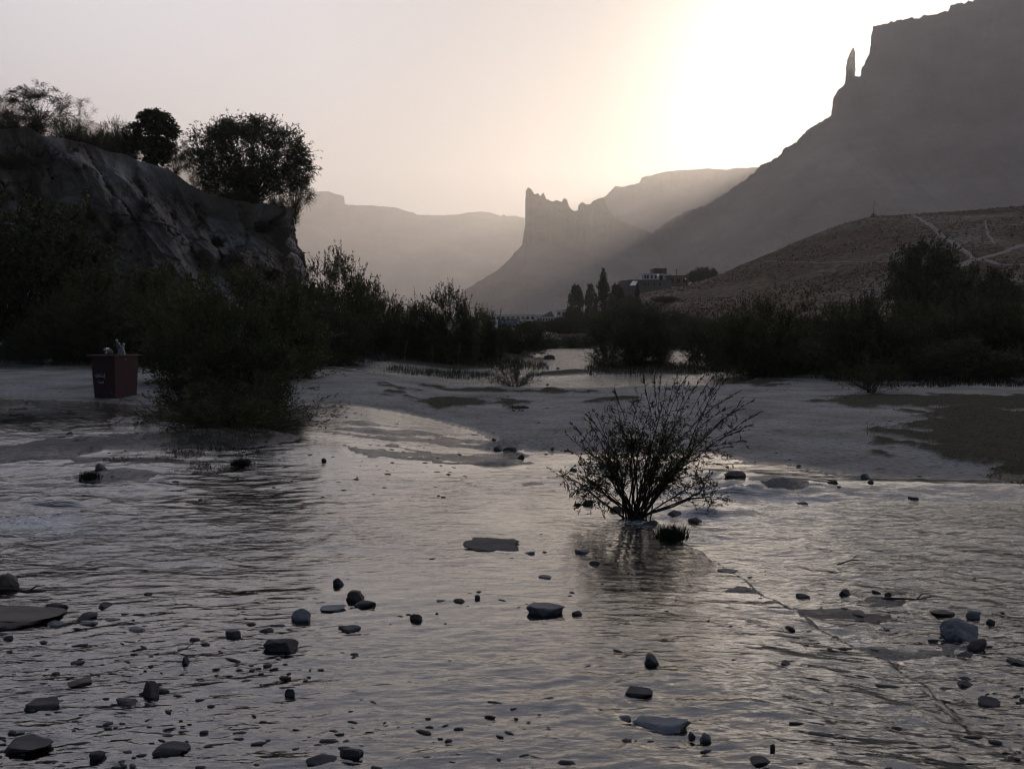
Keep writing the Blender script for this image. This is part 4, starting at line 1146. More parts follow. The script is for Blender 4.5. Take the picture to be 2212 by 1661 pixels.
# ---- the near shrub standing in the water
def hero():
    rng = np.random.default_rng(42)
    x0, y0, z0 = water_hit(1372, 1118)
    o = thing('willow_shrub', 'lone twiggy willow shrub growing out of the ledge in mid-stream', 'shrub', (x0, y0, z0 - 0.03))
    px = y0 / F
    def at(u, v, dy): return np.array([(u - 1372) * px, dy, (1118 - v) * px])
    # main limbs: tips traced from the crown outline, depth free
    tips = [(1232, 925), (1240, 990), (1265, 905), (1290, 880), (1250, 950), (1320, 868), (1350, 845), (1378, 850), (1300, 930), (1400, 838), (1430, 812), (1455, 850), (1470, 800), (1500, 830), (1480, 880), (1530, 860), (1545, 820), (1575, 850), (1560, 900), (1590, 870), (1555, 940), (1580, 960), (1520, 930), (1440, 900), (1410, 930), (1360, 910),
            (1330, 950), (1275, 1010), (1520, 1010), (1540, 980), (1480, 960), (1400, 880), (1225, 1005), (1495, 1040), (1285, 1040), (1450, 990), (1500, 900), (1345, 1000), (1600, 905), (1385, 960), (1245, 1030), (1262, 985), (1300, 965), (1340, 975), (1385, 990), (1430, 960), (1465, 1000), (1505, 975), (1535, 1035), (1500, 1068), (1252, 1062), (1292, 1078), (1410, 1000), (1360, 960), (1450, 930), (1330, 935)]
    N = len(tips)
    tip = np.array([at(u, v, rng.uniform(-0.6, 0.6)) for u, v in tips])
    base = np.array([at(1375 + rng.normal(0, 13), 1116, rng.normal(0, 0.06)) for _ in tips])
    K = 9
    t = np.linspace(0, 1, K)[None, :, None]
    mid = (base + tip) / 2; mid[:, 2] -= 0.03; mid[:, 0] += (tip[:, 0]) * rng.uniform(-0.05, 0.22, N)
    # the limbs fork out of a few crooked trunks
    nodes = np.array([at(u, v, dy) for u, v, dy in [(1296, 1050, .05), (1330, 1018, -.12), (1368, 1000, .1), (1402, 1012, -.05), (1440, 1034, .14), (1478, 1066, -.1)]])
    ang = np.arctan2(tip[:, 0], tip[:, 2]); na = np.arctan2(nodes[:, 0], nodes[:, 2])
    nn_ = nodes[np.argmin(np.abs(ang[:, None] * 0.9 - na[None]) + rng.uniform(0, .18, (N, len(nodes))), 1)] + rng.normal(0, .015, (N, 3))
    tm = 0.38
    mid = (nn_ - (1 - tm) ** 2 * base - tm ** 2 * tip) / (2 * tm * (1 - tm))
    Pl = (1 - t) ** 2 * base[:, None] + 2 * t * (1 - t) * mid[:, None] + t ** 2 * tip[:, None] + np.cumsum(rng.normal(0, 0.013, (N, K, 3)), 1) * (t > 0)
    V1, F1 = tubes(Pl, 0.0078 * (1 - 0.82 * np.linspace(0, 1, K))[None, :] * rng.uniform(0.6, 1.3, (N, 1)), 5)
    tw = 22
    n = N * tw
    si = np.repeat(np.arange(N), tw); tt = rng.uniform(0.25, 0.97, n)
    fpos = tt * (K - 1); i0 = np.minimum(fpos.astype(int), K - 2); f = (fpos - i0)[:, None]
    p0 = Pl[si, i0] * (1 - f) + Pl[si, i0 + 1] * f
    sd = norm(Pl[si, i0 + 1] - Pl[si, i0])
    d = norm(sd * 0.8 + rng.normal(size=(n, 3)) * 0.75 + np.array([0.08, 0, 0.22]))
    L = rng.uniform(0.06, 0.25, n) * (1.15 - 0.5 * tt)
    KT = 5
    u_ = np.linspace(0, 1, KT)[None, :, None]
    Pt = p0[:, None] + d[:, None] * (L[:, None, None] * u_) + rng.normal(0, 0.035, (n, KT, 3)) * L[:, None, None] * (u_ > 0)
    # long feathery shoots on the right and over the top
    sh = [((1430, 900), (1440, 798)), ((1440, 880), (1472, 770)), ((1460, 880), (1500, 800)), ((1480, 880), (1538, 780)), ((1500, 890), (1560, 805)), ((1510, 900), (1590, 790)), ((1520, 920), (1610, 850)), ((1520, 940), (1600, 900)), ((1530, 960), (1612, 925)), ((1400, 880), (1380, 800)), ((1420, 880), (1410, 805)),
          ((1350, 890), (1330, 835)), ((1480, 910), (1580, 830)), ((1490, 930), (1572, 868)), ((1300, 930), (1262, 880)), ((1280, 960), (1228, 900)), ((1530, 980), (1600, 965)), ((1450, 860), (1518, 770)), ((1540, 940), (1622, 870)), ((1500, 960), (1592, 935)), ((1260, 980), (1218, 960)), ((1535, 1000), (1590, 1010))]
    Ps = []
    for a, b_ in sh:
        dy = rng.uniform(-0.35, 0.35)
        A, B = at(*a, dy * 0.6), at(*b_, dy)
        M_ = (A + B) / 2 + np.array([-0.02, 0, 0.035])
        Ps.append((1 - u_[0]) ** 2 * A + 2 * u_[0] * (1 - u_[0]) * M_ + u_[0] ** 2 * B)
    Ps = np.array(Ps)
    V2, F2 = tubes(Pt, 0.0022 * np.array([1, .85, .7, .5, .3])[None] * np.ones((n, 1)), 3)
    V3, F3 = tubes(Ps, 0.0032 * np.array([1, .85, .7, .5, .3])[None] * np.ones((len(Ps), 1)), 3)
    link('stems', mesh_np('stems', np.concatenate([V1, V2, V3]), np.concatenate([F1, F2 + len(V1), F3 + len(V1) + len(V2)]), [M['twig']], smooth=True), o)
    lp, ld = [], []
    q = rng.uniform(0.15, 1, (n, 8))
    for k in range(8):
        keep = (rng.uniform(size=n) < 0.9)
        fp = q[:, k] * (KT - 1); i0 = np.minimum(fp.astype(int), KT - 2); f = (fp - i0)[:, None]
        lp.append((Pt[np.arange(n), i0] * (1 - f) + Pt[np.arange(n), i0 + 1] * f)[keep]); ld.append(norm(d + rng.normal(size=(n, 3)) * 0.55)[keep])
    ns = len(Ps)
    ds = norm(Ps[:, -1] - Ps[:, 0])
    for k in range(34):
        qq = rng.uniform(0.35, 1, ns); fp = qq * (KT - 1); i0 = np.minimum(fp.astype(int), KT - 2); f = (fp - i0)[:, None]
        lp.append(Ps[np.arange(ns), i0] * (1 - f) + Ps[np.arange(ns), i0 + 1] * f); ld.append(norm(ds + rng.normal(size=(ns, 3)) * 0.30))
    V, Fq = leaves(np.concatenate(lp), np.concatenate(ld), 0.040, 0.0085, rng)
    link('foliage', mesh_np('foliage', V, Fq, [M['leaf']], smooth=False), o)
hero()

# ---------------------------------------------------------------- grass, reeds, scrub tufts
def blades(name, pts, hmin, hmax, w, mat, label, seed, lean=0.35, per=1, cat='grass', kind='stuff'):
    rng = np.random.default_rng(seed)
    p = np.repeat(np.array(pts, float), per, 0)
    n = len(p)
    p[:, :2] += rng.normal(0, 0.03, (n, 2)) * (per > 1)
    h = rng.uniform(hmin, hmax, n); az = rng.uniform(0, 2 * math.pi, n)
    d = np.stack([np.cos(az), np.sin(az), np.zeros(n)], 1); s_ = np.stack([-np.sin(az), np.cos(az), np.zeros(n)], 1)
    ln = rng.uniform(0, lean, n)[:, None] * h[:, None]
    b0 = p - s_ * w; b1 = p + s_ * w
    m0 = p + d * ln * 0.35 + np.array([0, 0, 1]) * h[:, None] * 0.6
    tp = p + d * ln + np.array([0, 0, 1]) * h[:, None]
    V = np.stack([b0, b1, m0 + s_ * w * 0.7, m0 - s_ * w * 0.7, tp], 1).reshape(-1, 3)
    i = np.arange(n)[:, None] * 5
    me = mesh_np(name, V, [np.concatenate([i, i + 1, i + 2, i + 3], 1), np.concatenate([i + 3, i + 2, i + 4], 1)], [M[mat]], smooth=False)
    return tag(link(name, me), label, cat, kind=kind)
M['grass'] = leaf_mat('bank_grass', ((0.028, 0.032, 0.013), (0.065, 0.058, 0.028)), 0.2)
M['grass_green'] = leaf_mat('marsh_grass', ((0.022, 0.036, 0.016), (0.04, 0.06, 0.028)), 0.2)

def scatter(poly, n, seed, noise=0.0):
    rng = np.random.default_rng(seed)
    p = np.array(poly); lo, hi = p.min(0), p.max(0)
    xy = rng.uniform(lo, hi, (n * 4, 2))
    xy = xy[poly_sd(poly, xy[:, 0], xy[:, 1]) + noise * fbm(xy[:, 0] * 2.2, xy[:, 1] * 1.5, seed=44, octaves=5) > 0][:n]
    z = ground_z(xy[:, 0], xy[:, 1])
    return np.c_[xy, z]
GL = ['wide mossy grass patch on the right flat', 'grass along the near side of the right thicket', 'grass tufts at the right edge above the lower river', 'long low grass patch in the middle of the flat', 'small grass clump right of the long patch', 'grass strip behind the near willow shrub',
      'grass on the low step left of the flat', 'thin grass line on the near shore of the far pool', 'grass fringe where the flat meets the right thicket']
for i, (p, n) in enumerate(zip(MATS, (9000, 5000, 2500, 2500, 700, 600, 800, 2600, 900))):
    pts = scatter(p, n, 300 + i, 0.9)
    tall = scatter(p, n // 3, 600 + i, 2.6)
    if len(tall): blades('grass_tufts', tall, 0.015, 0.05, 0.0035, 'grass', GL[i].replace('grass', 'taller grass tufts', 1), 700 + i, 1.2)
    if len(pts): blades('grass', pts, 0.008, 0.040, 0.004, 'grass', GL[i], 400 + i, 1.6)
blades('marsh_grass', scatter(gp([(842, 812), (900, 806), (1000, 808), (1060, 812), (1000, 820), (880, 822)], 0), 1500, 330, 4.0), 0.06, 0.2, 0.007, 'grass_green', 'green marsh grass at the edge of the far water', 331, 0.3)
blades('bank_grass', scatter(gp([(690, 775), (860, 760), (1000, 780), (1180, 790), (1160, 800), (950, 800), (760, 795)], 0), 9000, 340, 2.0), 0.05, 0.25, 0.010, 'grass', 'dark tangled grass under the bushes of the far bank', 341, 0.5)
blades('bank_grass', scatter(gp([(1480, 800), (1700, 790), (2212, 800), (2300, 850), (2000, 850), (1850, 830), (1640, 815), (1520, 812)], 0), 16000, 350, 2.5), 0.03, 0.12, 0.010, 'grass', 'dark tangled grass under the right bank thicket', 351, 0.5)
blades('bank_grass', scatter(gp([(-100, 765), (320, 765), (480, 785), (330, 786), (-100, 782)], 0.2), 9000, 360, 2.0), 0.05, 0.3, 0.010, 'grass', 'dark grass bank behind the red bin', 361, 0.5)
blades('mound_grass', scatter(gp([(370, 950), (520, 960), (530, 1000), (450, 1012), (330, 985), (280, 950), (330, 940)], 0.1), 6000, 370, 1.2), 0.006, 0.035, 0.003, 'grass', 'moss and grass on the dark mound under the wide low shrub', 371, 0.8)
blades('island_grass', scatter(ISLAND, 3000, 375, 1.0), 0.05, 0.2, 0.008, 'grass', 'grass fringe on the river island', 376, 0.5)

def clump_at(u, v, n, r, h, mat, name, label, w=0.004, lean=0.9, seed=1, cat='grass clump'):
    rng = np.random.default_rng(seed)
    x, y, z = ground_hit(u, v)
    a = rng.normal(0, r / 2, (n, 2))
    pts = np.c_[x + a[:, 0], y + a[:, 1] * 0.7, np.full(n, z - 0.02)]
    o = blades(name, pts, h * 0.4, h, w, mat, label, seed, lean, cat=cat, kind='thing')
    return o
clump_at(1450, 1160, 500, 0.10, 0.13, 'grass_green', 'grass_clump', 'drooping grass clump on the ledge below the near willow shrub', seed=51)
clump_at(195, 1038, 420, 0.09, 0.10, 'grass_green', 'grass_clump', 'mossy green tuft on the rock left of the left pool', seed=52)
clump_at(520, 1000, 300, 0.10, 0.10, 'grass', 'grass_clump', 'grass tuft at the water end of the shrub mound', seed=53)
clump_at(1565, 1085, 160, 0.07, 0.07, 'grass', 'grass_clump', 'short weed tuft in the little rapid', seed=54)

# pale reed plumes standing in the broad left bush
def reed(u, vtop, vbase, Y, label, name='reed', plume=True, bend=0.12):
    x, _, zt = P(u, vtop, Y); _, _, zb = P(u, vbase, Y)
    h = zt - zb
    o = thing(name, label, 'reed', (x, Y, zb), 0, 'pale reed stalks in front of the left bushes' if plume else None)
    pts = [(bend * h * t * t, 0, h * t) for t in (0, .25, .5, .75, 1)]
    MB().tube(pts, [.006, .005, .005, .004, .002], 5).build('stalk', M['reed'], o)
    rng = np.random.default_rng(int(u))
    n = 160
    t = rng.uniform(0.62, 1.0, n)
    p0 = np.stack([bend * h * t * t, 0 * t, h * t], 1)
    V, Fq = leaves(p0, rng.normal(size=(n, 3)) * 0.35 + np.array([0.1, 0, 1]), 0.07, 0.010, rng)
    link('plume', mesh_np('plume', V, Fq, [M['reed']], smooth=False), o)
reed(488, 690, 812, 19.3, 'tall pale reed stalk, left one in front of the broad bush')
reed(516, 705, 800, 19.3, 'straight pale reed stalk right of the tallest one', bend=0.02)
reed(470, 742, 820, 19.3, 'short bent reed stalk left of the tallest one', bend=-0.1)
reed(872, 738, 800, 33, 'reed stalk at the left foot of the central bush')
reed(990, 745, 800, 33, 'reed stalk before the right side of the central bush', bend=0.05)
reed(935, 748, 800, 33, 'reed stalk before the middle of the central bush', bend=-0.05)
for i, (u, a, b_, Y, lab) in enumerate([(862, 655, 740, 36, 'bare shoot above the dip left of the central bush'), (885, 658, 740, 36, 'thin curved shoot left of the central bush top'), (1075, 668, 760, 36, 'bare shoot rising right of the central bush'), (1640, 632, 740, 30, 'bare shoot above the left part of the right thicket'), (1755, 640, 740, 30, 'bare shoot over the tallest right bank bush')]):
    reed(u, a, b_, Y, lab, bend=0.08 * (-1) ** i)

# scrub on the hill
def hill_scrub():
    rng = np.random.default_rng(5)
    n = 7500
    X = rng.uniform(18, 150, n * 3); Yv = rng.uniform(72, 208, n * 3)
    uu, vv = project(X, Yv, hill_z(X, Yv))
    k = (uu < 2500) & (np.interp(X, hcx, hcz) > 1.0) & (vnoise(X * 0.08, Yv * 0.08, seed=9) > rng.uniform(0.1, 0.75, n * 3))
    X, Yv = X[k][:n], Yv[k][:n]
    Z = hill_z(X, Yv)
    vs = []
    nb = 6
    for j in range(nb):
        az = rng.uniform(0, 6.283, len(X)); el = rng.uniform(0.1, 1.2, len(X)); L = rng.uniform(0.10, 0.36, len(X)) * (0.6 + 1.0 * rng.uniform(size=len(X)) ** 2)
        d = np.stack([np.cos(az) * np.sin(el), np.sin(az) * np.sin(el), np.cos(el) * 0.8], 1) * L[:, None]
        s_ = np.stack([-np.sin(az), np.cos(az), 0 * az], 1) * 0.085
        b0 = np.stack([X, Yv, Z - 0.03], 1)
        vs.append(np.stack([b0 - s_ * 0.6, b0 + s_ * 0.6, b0 + d + s_ * .7, b0 + d - s_ * 0.7], 1))
    V = np.concatenate(vs).reshape(-1, 3)
    me = mesh_np('hill_scrub', V, np.arange(len(V)).reshape(-1, 4), [M['scrub']], smooth=False)
    tag(link('hill_scrub', me), 'low dry cushion scrub dotting the hillside', 'scrub', kind='stuff')
M['scrub'] = leaf_mat('dry_scrub', ((0.045, 0.034, 0.016), (0.17, 0.105, 0.048)), 0.1)
hill_scrub()
# ---------------------------------------------------------------- stones
def stone_mat(name, lo, hi, rough):
    return surf(name, [(0.3, lo), (0.7, hi)], scale=5, detail=8, rough=rough, bump=0.5, bump_scale=22, bump_dist=0.018, spec=0.22)
M['stone_dark'] = stone_mat('wet_dark_stone', (0.045, 0.041, 0.040), (0.125, 0.115, 0.108), 0.78)
M['stone'] = stone_mat('grey_stone', (0.10, 0.10, 0.10), (0.20, 0.20, 0.20), 0.6)
M['stone_pale'] = stone_mat('pale_stone', (0.14, 0.145, 0.15), (0.26, 0.265, 0.27), 0.65)
M['stone_brown'] = stone_mat('brown_stone', (0.06, 0.048, 0.04), (0.13, 0.105, 0.09), 0.6)

def rock_mesh(seed, sx, sy, sz, cuts=13, top_cut=0.0, rough=0.32, sub=4, name='stone', mat='stone_dark'):
    rng = np.random.default_rng(seed)
    bm = bmesh.new(); bmesh.ops.create_icosphere(bm, subdivisions=sub, radius=1.0)
    V = np.array([v.co[:] for v in bm.verts]); Fc = np.array([[v.index for v in f.verts] for f in bm.faces]); bm.free()
    V = V * (1 + 0.28 * fbm(V[:, 0] * 1.1 + seed, V[:, 1] * 1.1, V[:, 2] * 1.1, seed=seed, octaves=2)[:, None])
    for _ in range(cuts):                                           # flat broken faces
        nrm_ = norm(rng.normal(size=3) * np.array([1, 1, 0.6])); dd = rng.uniform(0.42, 0.80)
        k = V @ nrm_ - dd
        V = V - np.where(k > 0, k, 0)[:, None] * nrm_ * 0.93
    if top_cut:
        nrm_ = norm(np.array([rng.normal(0, .12), rng.normal(0, .12), 1.0])); k = V @ nrm_ - top_cut
        V = V - np.where(k > 0, k, 0)[:, None] * nrm_ * 0.95
    V = V * (1 + rough * 0.5 * fbm(V[:, 0] * 4 + seed, V[:, 1] * 4, V[:, 2] * 4, seed=seed + 5, octaves=4)[:, None])
    V = V / np.abs(V).max(0) * np.array([sx, sy, sz])
    me = mesh_np(name, V, Fc, [M[mat]], smooth=True)
    me.set_sharp_from_angle(angle=R(36))
    return me

def stone(u, v, w, h, label, mat='stone_dark', seed=None, top=0.0, rz=None, tilt=(0, 0), flat=None, depth=0.8, sink=0.35, name='stone', group=None, cuts=13, sub=3, rough=0.32):
    x, y, z = ground_hit(u, v)
    px = y / F
    sx = w * px / 2
    dep = CAM_Z / y                                                # looking down on it: part of its height on the sheet is the top face
    hz = max(h * px - 0.9 * sx * depth * dep, 0.26 * h * px) * 0.74
    if flat: hz = flat
    seed = seed or int(u * 7 + v)
    me = rock_mesh(seed, sx, sx * depth, hz * 0.97, cuts=cuts, top_cut=top, mat=mat, sub=sub, rough=rough)
    o = link(name, me)
    o.location = (x, y + sx * depth * 0.5, z + hz * 0.06)
    o.rotation_euler = (tilt[0], tilt[1], rz if rz is not None else (seed % 100) / 100 * 0.8 - 0.4)
    return tag(o, label, 'stone', group or 'stones lying in the shallow river')
D, S_, PL, BR = 'stone_dark', 'stone', 'stone_pale', 'stone_brown'
ST = [
 (1437, 1578, 142, 62, 'largest stone, a flat-topped grey slab near the bottom edge', PL, dict(top=0.35, depth=0.75, cuts=6, seed=11, sub=4)),
 (1352, 1556, 34, 16, 'small stone touching the left corner of the large flat slab', S_, {}),
 (1523, 1602, 37, 30, 'rounded pebble just below right of the large flat slab', S_, {}),
 (1493, 1594, 20, 20, 'little dark pebble between the large slab and the rounded pebble', D, {}),
 (1668, 1622, 13, 30, 'thin upright splinter of stone near the bottom edge', D, dict(depth=.7)),
 (1640, 1650, 56, 24, 'low dark stone below the upright splinter', D, {}),
 (1378, 1505, 72, 30, 'oblong dark stone above the large flat slab', D, dict(top=.5)),
 (1250, 1514, 66, 14, 'thin flat dark stone left of the oblong one', D, dict(top=.3)),
 (1406, 1436, 44, 46, 'blocky upright stone with a split side, alone in the lower middle', S_, dict(seed=31)),
 (1182, 1325, 86, 42, 'smooth humped stone in the middle of the river', S_, dict(top=.55, seed=12, sub=4)),
 (1246, 1329, 27, 18, 'small pointed stone right beside the humped stone', D, {}),
 (992, 1301, 30, 12, 'low oval pebble left of the humped stone', D, {}),
 (951, 1300, 24, 6, 'barely emerging pebble left of the oval one', D, {}),
 (1031, 1294, 16, 14, 'tiny round pebble right of the oval one', D, {}),
 (1033, 1279, 14, 5, 'tiny flat pebble above the round one', D, {}),
 (899, 1339, 33, 20, 'teardrop-shaped pebble in the calm middle water', BR, {}),
 (944, 1326, 9, 6, 'tiniest dark pebble between the teardrop pebble and the oval one', D, {}),
 (755, 1363, 58, 18, 'long rounded dark stone lying crosswise', D, dict(top=.6)),
 (787, 1309, 50, 20, 'knobbly dark stone, lowest right of the group of five', D, {}),
 (765, 1297, 42, 34, 'brown rounded stone in the middle of the group of five', BR, {}),
 (731, 1263, 26, 20, 'small black stone at the top of the group of five', D, {}),
 (712, 1318, 62, 20, 'pale slab half under water in the group of five', PL, dict(top=.25)),
 (653, 1340, 50, 36, 'wedge-shaped tilted stone left of the half-sunk pale slab', S_, dict(tilt=(0, -.3), seed=14)),
 (502, 1375, 56, 34, 'flat-topped dark block left of the wedge-shaped stone', D, dict(top=.4, seed=15)),
 (541, 1351, 22, 9, 'small pebble just behind the flat-topped block', D, {}),
 (574, 1366, 40, 14, 'low ragged stone between the flat-topped block and the wedge', D, {}),
 (606, 1408, 84, 44, 'big dark stone with a snout pointing right', D, dict(seed=17, sub=4)),
 (292, 1362, 50, 18, 'grey block with a flat back in the left shallows', S_, dict(top=.45)),
 (221, 1313, 44, 18, 'knobbly stone highest of the left shallows group', D, {}),
 (189, 1335, 50, 18, 'long smooth stone below the knobbly one in the left shallows', D, {}),
 (190, 1351, 44, 14, 'half-sunk stone under the long smooth one', S_, {}),
 (235, 1340, 34, 8, 'flat sliver of stone right of the half-sunk one', S_, {}),
 (115, 1316, 52, 18, 'dark double stone right of the brown bank', D, {}),
 (115, 1353, 36, 16, 'grey lump below the dark double stone', S_, {}),
 (318, 1285, 24, 9, 'lone small stone far out in the left shallows', D, {}),
 (170, 1479, 70, 22, 'long grey-brown stone in the lower left', BR, {}),
 (325, 1504, 46, 46, 'egg-shaped upright stone in the lower left', BR, dict(seed=18, cuts=4, sub=4)),
 (268, 1520, 58, 24, 'flat block left of the egg-shaped stone', D, dict(top=.4)),
 (82, 1528, 92, 40, 'long slanting slab in the lower left', D, dict(top=.4, seed=19)),
 (52, 1618, 118, 46, 'large dark slab in the bottom left corner', D, dict(top=.4, seed=20, sub=4)),
 (206, 1640, 38, 28, 'dark stone right of the corner slab', D, {}),
 (362, 1624, 86, 34, 'broad ragged stone near the bottom between egg stone and edge', D, {}),
 (690, 1646, 72, 26, 'dark stone on the bottom edge, left of a pair', D, {}),
 (757, 1636, 60, 30, 'dark stone near the bottom edge, right of a pair', D, {}),
 (624, 1502, 24, 22, 'small lone pointed stone in the lower left middle', D, {}),
 (400, 1434, 24, 24, 'small stone with a twig caught on it', D, {}),
 (165, 1434, 32, 12, 'small flat black stone above the long grey-brown stone', D, {}),
 (15, 1381, 22, 13, 'small black stone at the left edge', D, {}),
 (20, 1410, 16, 8, 'tiny black stone below the small one at the left edge', D, {}),
 (8, 1272, 60, 48, 'brown mound of rock cut by the left edge', BR, dict(cuts=3)),
 (1258, 1194, 42, 16, 'oblong stone beyond the humped stone, below the willow shrub', S_, dict(top=.4)),
 (1145, 1197, 28, 10, 'thin pale stone right below the flat rock shelf', PL, {}),
 (1176, 1194, 13, 5, 'tiny flake right of the thin pale stone', D, {}),
 (1285, 1219, 24, 13, 'little block below the oblong stone', D, {}),
 (1180, 1249, 36, 16, 'small hollow-topped stone in the middle water', S_, dict(top=.3)),
 (1072, 1186, 158, 50, 'flat cracked rock shelf rising just out of the water', 'stone_dark', dict(top=.3, depth=0.95, seed=23, sub=5, flat=.030, rough=0.8, cuts=10)),
 (2048, 1332, 62, 22, 'dark pointed slab left of the pale boulder', D, dict(top=.4)),
 (2083, 1382, 86, 62, 'pale rounded boulder on the right side of the river', PL, dict(seed=24, cuts=5, sub=4)),
 (2108, 1336, 38, 26, 'pale stone just behind the pale boulder', PL, {}),
 (2144, 1349, 24, 20, 'dark little stone right of the pale boulder', D, {}),
 (2112, 1400, 50, 30, 'dark broken stone leaning on the foot of the pale boulder', D, {}),
 (2090, 1420, 44, 17, 'oval dark stone below the pale boulder', D, {}),
 (2200, 1436, 50, 18, 'dark stone cut by the right edge', D, {}),
 (2085, 1483, 42, 20, 'short dark stone in the lower right', D, {}),
 (2135, 1520, 58, 24, 'long slanting dark stone lowest in the right shallows', D, dict(rz=-.5)),
 (2178, 1463, 42, 12, 'thin dark stone near the right edge', D, {}),
 (1573, 1237, 52, 12, 'flat flake lying on the ledge line', S_, dict(top=.3)),
 (1732, 1292, 40, 18, 'dark stone wedged against the ledge', D, {}),
 (1698, 1438, 42, 16, 'small dark stone on the water sheet left of the ledge', D, {}),
 (1827, 1288, 30, 20, 'branchy dark stone amid bright puddles', D, {}),
 (1892, 1282, 22, 12, 'tiny stone right of the branchy one', D, {}),
 (1920, 1288, 18, 14, 'little cube-like stone above the stick', D, {}),
 (1975, 1080, 24, 8, 'dark pebble on the smooth water near the right shore', D, {}),
 (1813, 1070, 10, 6, 'tiny pebble on the smooth water left of the shore pebble', D, {}),
 (1798, 1048, 24, 14, 'black stone at the rim of the small bright puddle', D, {}),
 (1870, 1033, 18, 14, 'pale stone on the flat right of the small bright puddle', PL, {}),
 (1882, 1044, 14, 8, 'dark pebble at the shore below the pale stone', D, {}),
 (1270, 1091, 30, 15, 'dark rounded stone left of the willow shrub foot', D, {}),
 (1247, 1091, 22, 8, 'low dark stone left of the rounded one', D, {}),
 (1540, 1112, 40, 20, 'boulder in the little rapid below the willow shrub', D, dict(cuts=3)),
 (1338, 1104, 44, 16, 'dark flat stone against the left side of the willow shrub foot', D, {}),
 (1404, 1136, 54, 20, 'dark stone on the ledge just right of the willow shrub foot', D, {}),
 (1462, 1118, 40, 22, 'wet boulder between the willow shrub and the little rapid', BR, dict(cuts=4)),
 (1640, 1070, 46, 16, 'low wet rock at the right end of the little rapid', BR, dict(cuts=4)),
 (1590, 1062, 50, 22, 'wet hump of rock in the middle of the little rapid', BR, dict(cuts=3)),
 (1735, 1090, 30, 12, 'half-covered stone right of the little rapid', D, {}),
 (1500, 1130, 36, 18, 'wet round stone at the foot of the little rapid', BR, dict(cuts=2)),
 (214, 1016, 38, 20, 'crusty black lump on the left cascade', D, {}),
 (150, 938, 14, 10, 'tiny black stone high on the left cascade', D, {}),
 (700, 996, 13, 11, 'lone dark pebble in the left pool', D, {}),
 (1187, 776, 28, 13, 'boulder standing in the far pool', BR, dict(cuts=3)),
 (1205, 798, 10, 7, 'small stone below the far pool boulder', D, {}),
 (1075, 969, 26, 12, 'crumbly stone at the edge of the flat', D, {}),
 (1100, 984, 34, 16, 'crumbly dark block at the left end of the bright inlet', D, {}),
 (1125, 990, 16, 12, 'little dark block right of the crumbly one', D, {}),
 (1068, 957, 12, 10, 'small stone left of the crumbly blocks', D, {}),
 (1238, 1018, 20, 12, 'dark stone at the left fringe of the willow shrub', D, {}),
 (72, 776, 22, 10, 'pale stone on the far left bank', PL, {}),
 (1350, 803, 14, 9, 'stone on the near edge of the river island', D, {}),
 (1183, 832, 8, 6, 'pebble at the near shore of the far pool', D, {}),
 (1195, 975, 12, 8, 'pebble at the mouth of the bright inlet', D, {}),
]
for s_ in ST:
    stone(s_[0], s_[1], s_[2], s_[3], s_[4], s_[5], **s_[6])

# small gravel, too many to count
def gravel():
    rng = np.random.default_rng(9)
    bm = bmesh.new(); bmesh.ops.create_icosphere(bm, subdivisions=1, radius=1.0)
    BV = np.array([v.co[:] for v in bm.verts]); BF = np.array([[v.index for v in f.verts] for f in bm.faces]); bm.free()
    vs, fs = [], []
    def put(n, urange, vrange, smin, smax, up=0.3, wgt=None):
        k = 0
        while k < n:
            u = rng.uniform(*urange); v = rng.uniform(*vrange)
            if wgt and rng.uniform() > wgt(u, v): continue
            x, y = G(u, v, 0.0)
            vs.append((x, y, rng.uniform(smin, smax) * (0.6 + 0.8 * rng.uniform() ** 3), up)); k += 1
    put(520, (-200, 2400), (1420, 1900), 0.006, 0.021, 0.40, lambda u, v: sstep(1420, 1620, v) * (0.08 + 0.92 * sstep(0.35, 0.7, vnoise(np.array([u / 130.]), np.array([v / 40.]), seed=3)[0])) * (1.0 - 0.85 * sstep(1100, 1500, u)) + 0.05)
    put(200, (-100, 700), (1290, 1480), 0.008, 0.022, 0.4)
    put(220, (1700, 2300), (1230, 1650), 0.010, 0.028, 0.4)
    put(110, (700, 1700), (1150, 1450), 0.006, 0.016, 0.4)
    put(150, (100, 1000), (930, 1080), 0.010, 0.03, 0.4)
    put(420, (700, 2200), (835, 1040), 0.006, 0.024, 0.5)
    put(140, (-100, 340), (800, 890), 0.006, 0.02, 0.5)
    a = np.array(vs)
    lz = np.maximum(level(a[:, 0], a[:, 1]), ground_z(a[:, 0], a[:, 1]))
    V = []
    for i, (x, y, s, up) in enumerate(a):
        B = BV * (1 + 0.35 * (rng.uniform(size=(len(BV), 1)) - 0.5))
        B = B * np.array([rng.uniform(0.9, 2.2), rng.uniform(0.5, 1.1), rng.uniform(0.22, 0.5)]) * s
        an = rng.normal(0, 0.5); ca, sa = math.cos(an), math.sin(an)
        B = np.stack([B[:, 0] * ca - B[:, 1] * sa, B[:, 0] * sa + B[:, 1] * ca, B[:, 2]], 1)
        V.append(B + np.array([x, y, lz[i] + s * (up - 0.5) * 0.6])); fs.append(BF + i * len(BV))
    me = mesh_np('gravel', np.concatenate(V), np.concatenate(fs), [M['stone_dark']], smooth=True)
    tag(link('gravel', me), 'scattered small gravel poking out of the shallow water', 'gravel', kind='stuff')
gravel()

